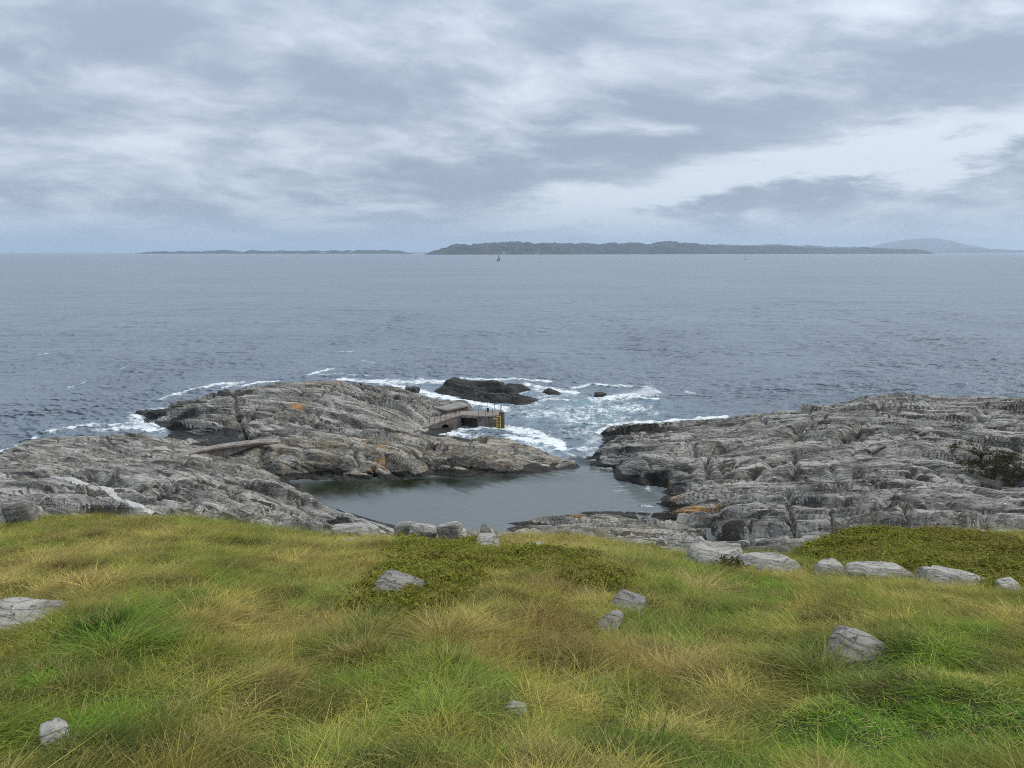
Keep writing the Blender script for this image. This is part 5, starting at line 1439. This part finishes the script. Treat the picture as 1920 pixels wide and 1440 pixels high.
s_ = g_ok & ~((f2 - f1 < .09) & (gr.random(len(xx)) < .7))
make_field('grass', protos, xx[s_], yy[s_], zz_[s_], scl[s_], rzv[s_], (tl[0][s_], tl[1][s_]), idx[pick][s_], tc[s_], 'wind-bent meadow grass, green, olive and straw, over the near slope')
hp = [sprig_mesh('heather_sprig', 16, .13, .085, .036, 580 + i, BLADE) for i in range(3)]
hcol = np.array([0.175, 0.185, 0.022])[None] * (1 - .0 * Br[:, None]); hcol = hcol * (1 - .5 * np.clip(Br + .5 * nB, 0, 1)[:, None]) + np.array([.17, .10, .035])[None] * .5 * np.clip(Br + .5 * nB, 0, 1)[:, None]
hcol *= (.7 + .6 * gr.random(len(xx)))[:, None]
s_ = is_h
make_field('heather', hp, np.repeat(xx[s_], 2) + gr.normal(0, .06, 2 * s_.sum()), np.repeat(yy[s_], 2) + gr.normal(0, .06, 2 * s_.sum()), np.repeat(zz_[s_], 2), np.repeat(scl[s_] * [1.2, 1.2, 0] + [0, 0, .8], 2, 0), gr.random(2 * s_.sum()) * 6.28, (gr.normal(0, .1, 2 * s_.sum()), gr.normal(0, .1, 2 * s_.sum())), gr.integers(0, 3, 2 * s_.sum()), np.repeat(hcol[s_], 2, 0), 'dark green and brown heather patches on the crest and the right bank')

# big single tussocks
TK = [tuft_mesh('tussock_kind', 900, .22, .14, .36, .0062, .9, 1.3, 600, BLADE_OWN, .05, wind=(.30, .05), seg=5), tuft_mesh('tussock_kind', 640, .18, .14, .36, .0060, 1.0, 1.3, 601, BLADE_OWN, .14, wind=(.5, .1), seg=5), tuft_mesh('tussock_kind', 600, .18, .12, .28, .0064, .95, 1.2, 602, BLADE_OWN, 0, wind=(.25, .0), seg=5)]
for (u, v, k, sc, col_, lb) in ((1010, 1205, 0, 1.25, (.150, .105, .032), 'large domed russet tussock near the centre of the slope'), (830, 1205, 1, 1.2, (.215, .165, .062), 'straw-coloured tussock with drooping seed heads left of the russet one'), (690, 1195, 1, .95, (.125, .125, .035), 'loose pale green tussock with tall bent stems below the flat rock'),
                                (215, 1215, 2, 1.3, (.062, .112, .013), 'bright green tussock near the wide rock at the left'), (700, 1400, 2, .8, (.090, .120, .018), 'fresh green tussock at the bottom left of centre'), (560, 1090, 2, 1.0, (.070, .100, .018), 'dark green tussock on the middle of the left slope'),
                                (140, 1105, 0, 1.0, (.165, .115, .045), 'reddish dry tussock near the left edge above the wide rock'), (1240, 1195, 2, 1.0, (.066, .105, .016), 'green tussock right of the two rock patches'), (1555, 1268, 2, 1.35, (.080, .095, .022), 'olive tussock hugging the lower left foot of the layered boulder'), (1310, 1115, 1, 1.2, (.26, .205, .085), 'windswept straw tussock below the mossy block'),
                                (470, 1000, 2, 1.2, (.066, .092, .015), 'dark green tussock on the skyline at the left'), (255, 990, 0, 1.1, (.125, .10, .03), 'brown-green tussock on the skyline below the quartz vein'), (1120, 1032, 2, .9, (.10, .098, .024), 'upright olive tussock on the crest beside the rock ledge'), (1260, 1275, 1, 1.0, (.25, .19, .09), 'tangled pale dry tussock right of the near centre'),
                                (1410, 1420, 0, .55, (.085, .085, .02), 'small dark tussock with a bent stalk at the bottom edge'), (1640, 1062, 0, .001, (.1, .1, .03), '')):
    if not lb: continue
    X, Y, Z = turf_hit(u, v)
    o = bpy.data.objects.new('grass_tussock', TK[k].data); COL.objects.link(o)
    sc *= .88
    o.location = (X, Y, Z - .02); o.rotation_euler = (0, 0, random.uniform(-.4, .4)); o.scale = (sc, sc, sc)
    o['tint'] = [float(q) * 2.0 for q in col_]
    tag(o, lb, 'tussock', 'big tussocks in the meadow')

# moss tuft on the big block, dark bush in the right-hand cleft
X, Y, Z = turf_hit(1357, 1056)
mo = sprig_mesh('moss_tuft', 260, .26, .20, .05, 700, BLADE_OWN); COL.objects.link(mo)
mo.location = (X, Y - .38, Z + .05); mo['tint'] = [.085, .062, .024]
tag(mo, 'round brown tuft of moss and thrift growing on the mossy block', 'moss')
X, Y, Z = surf_hit(1868, 872, rock_at, 30, 120, 4000)
br = np.random.default_rng(9); bv, bf, bb = [], [], []
for k in range(5200):
    a_ = br.random() * 6.283; q = math.sqrt(br.random())
    ox, oy = q * math.cos(a_) * 2.9, q * math.sin(a_) * 4.6
    dens = .62 - q * .55 + .55 * float(perlin2(np.array(ox / .9), np.array(oy / 1.3), 950))
    if dens < br.random() * .5: continue
    zb = float(rock_at(np.array(X + ox), np.array(Y + oy)))
    hh = (.10 + .38 * br.random()) * min(1, .3 + max(dens, 0) * 1.6)
    lx_, ly_ = br.normal(0, .3), br.normal(0, .3)
    for m_ in range(7):
        t = (m_ + 1) / 7; p = np.array((X + ox + lx_ * hh * t, Y + oy + ly_ * hh * t, zb + hh * t - .02))
        d = br.normal(0, 1, 3); d[2] = abs(d[2]); d /= np.linalg.norm(d); e = np.cross(d, br.normal(0, 1, 3)); e /= np.linalg.norm(e)
        L_ = .05 + .06 * br.random(); s = len(bv)
        bv += [tuple(p), tuple(p + d * L_ * .5 + e * L_ * .3), tuple(p + d * L_), tuple(p + d * L_ * .5 - e * L_ * .3)]
        bf.append((s, s + 1, s + 2, s + 3)); bb += [.75 * br.random()] * 4
bv = np.array(bv) - np.array((X, Y, Z))
bu = mesh_np('heather_bush', bv, np.array(bf), BLADE_OWN, False, {'bl': np.array(bb), 'along': np.full(len(bv), .3)})
bu.location = (X, Y, Z); bu['tint'] = [.062, .052, .028]
tag(bu, 'dark brown heather bush in a hollow of the rock at the right edge', 'bush')
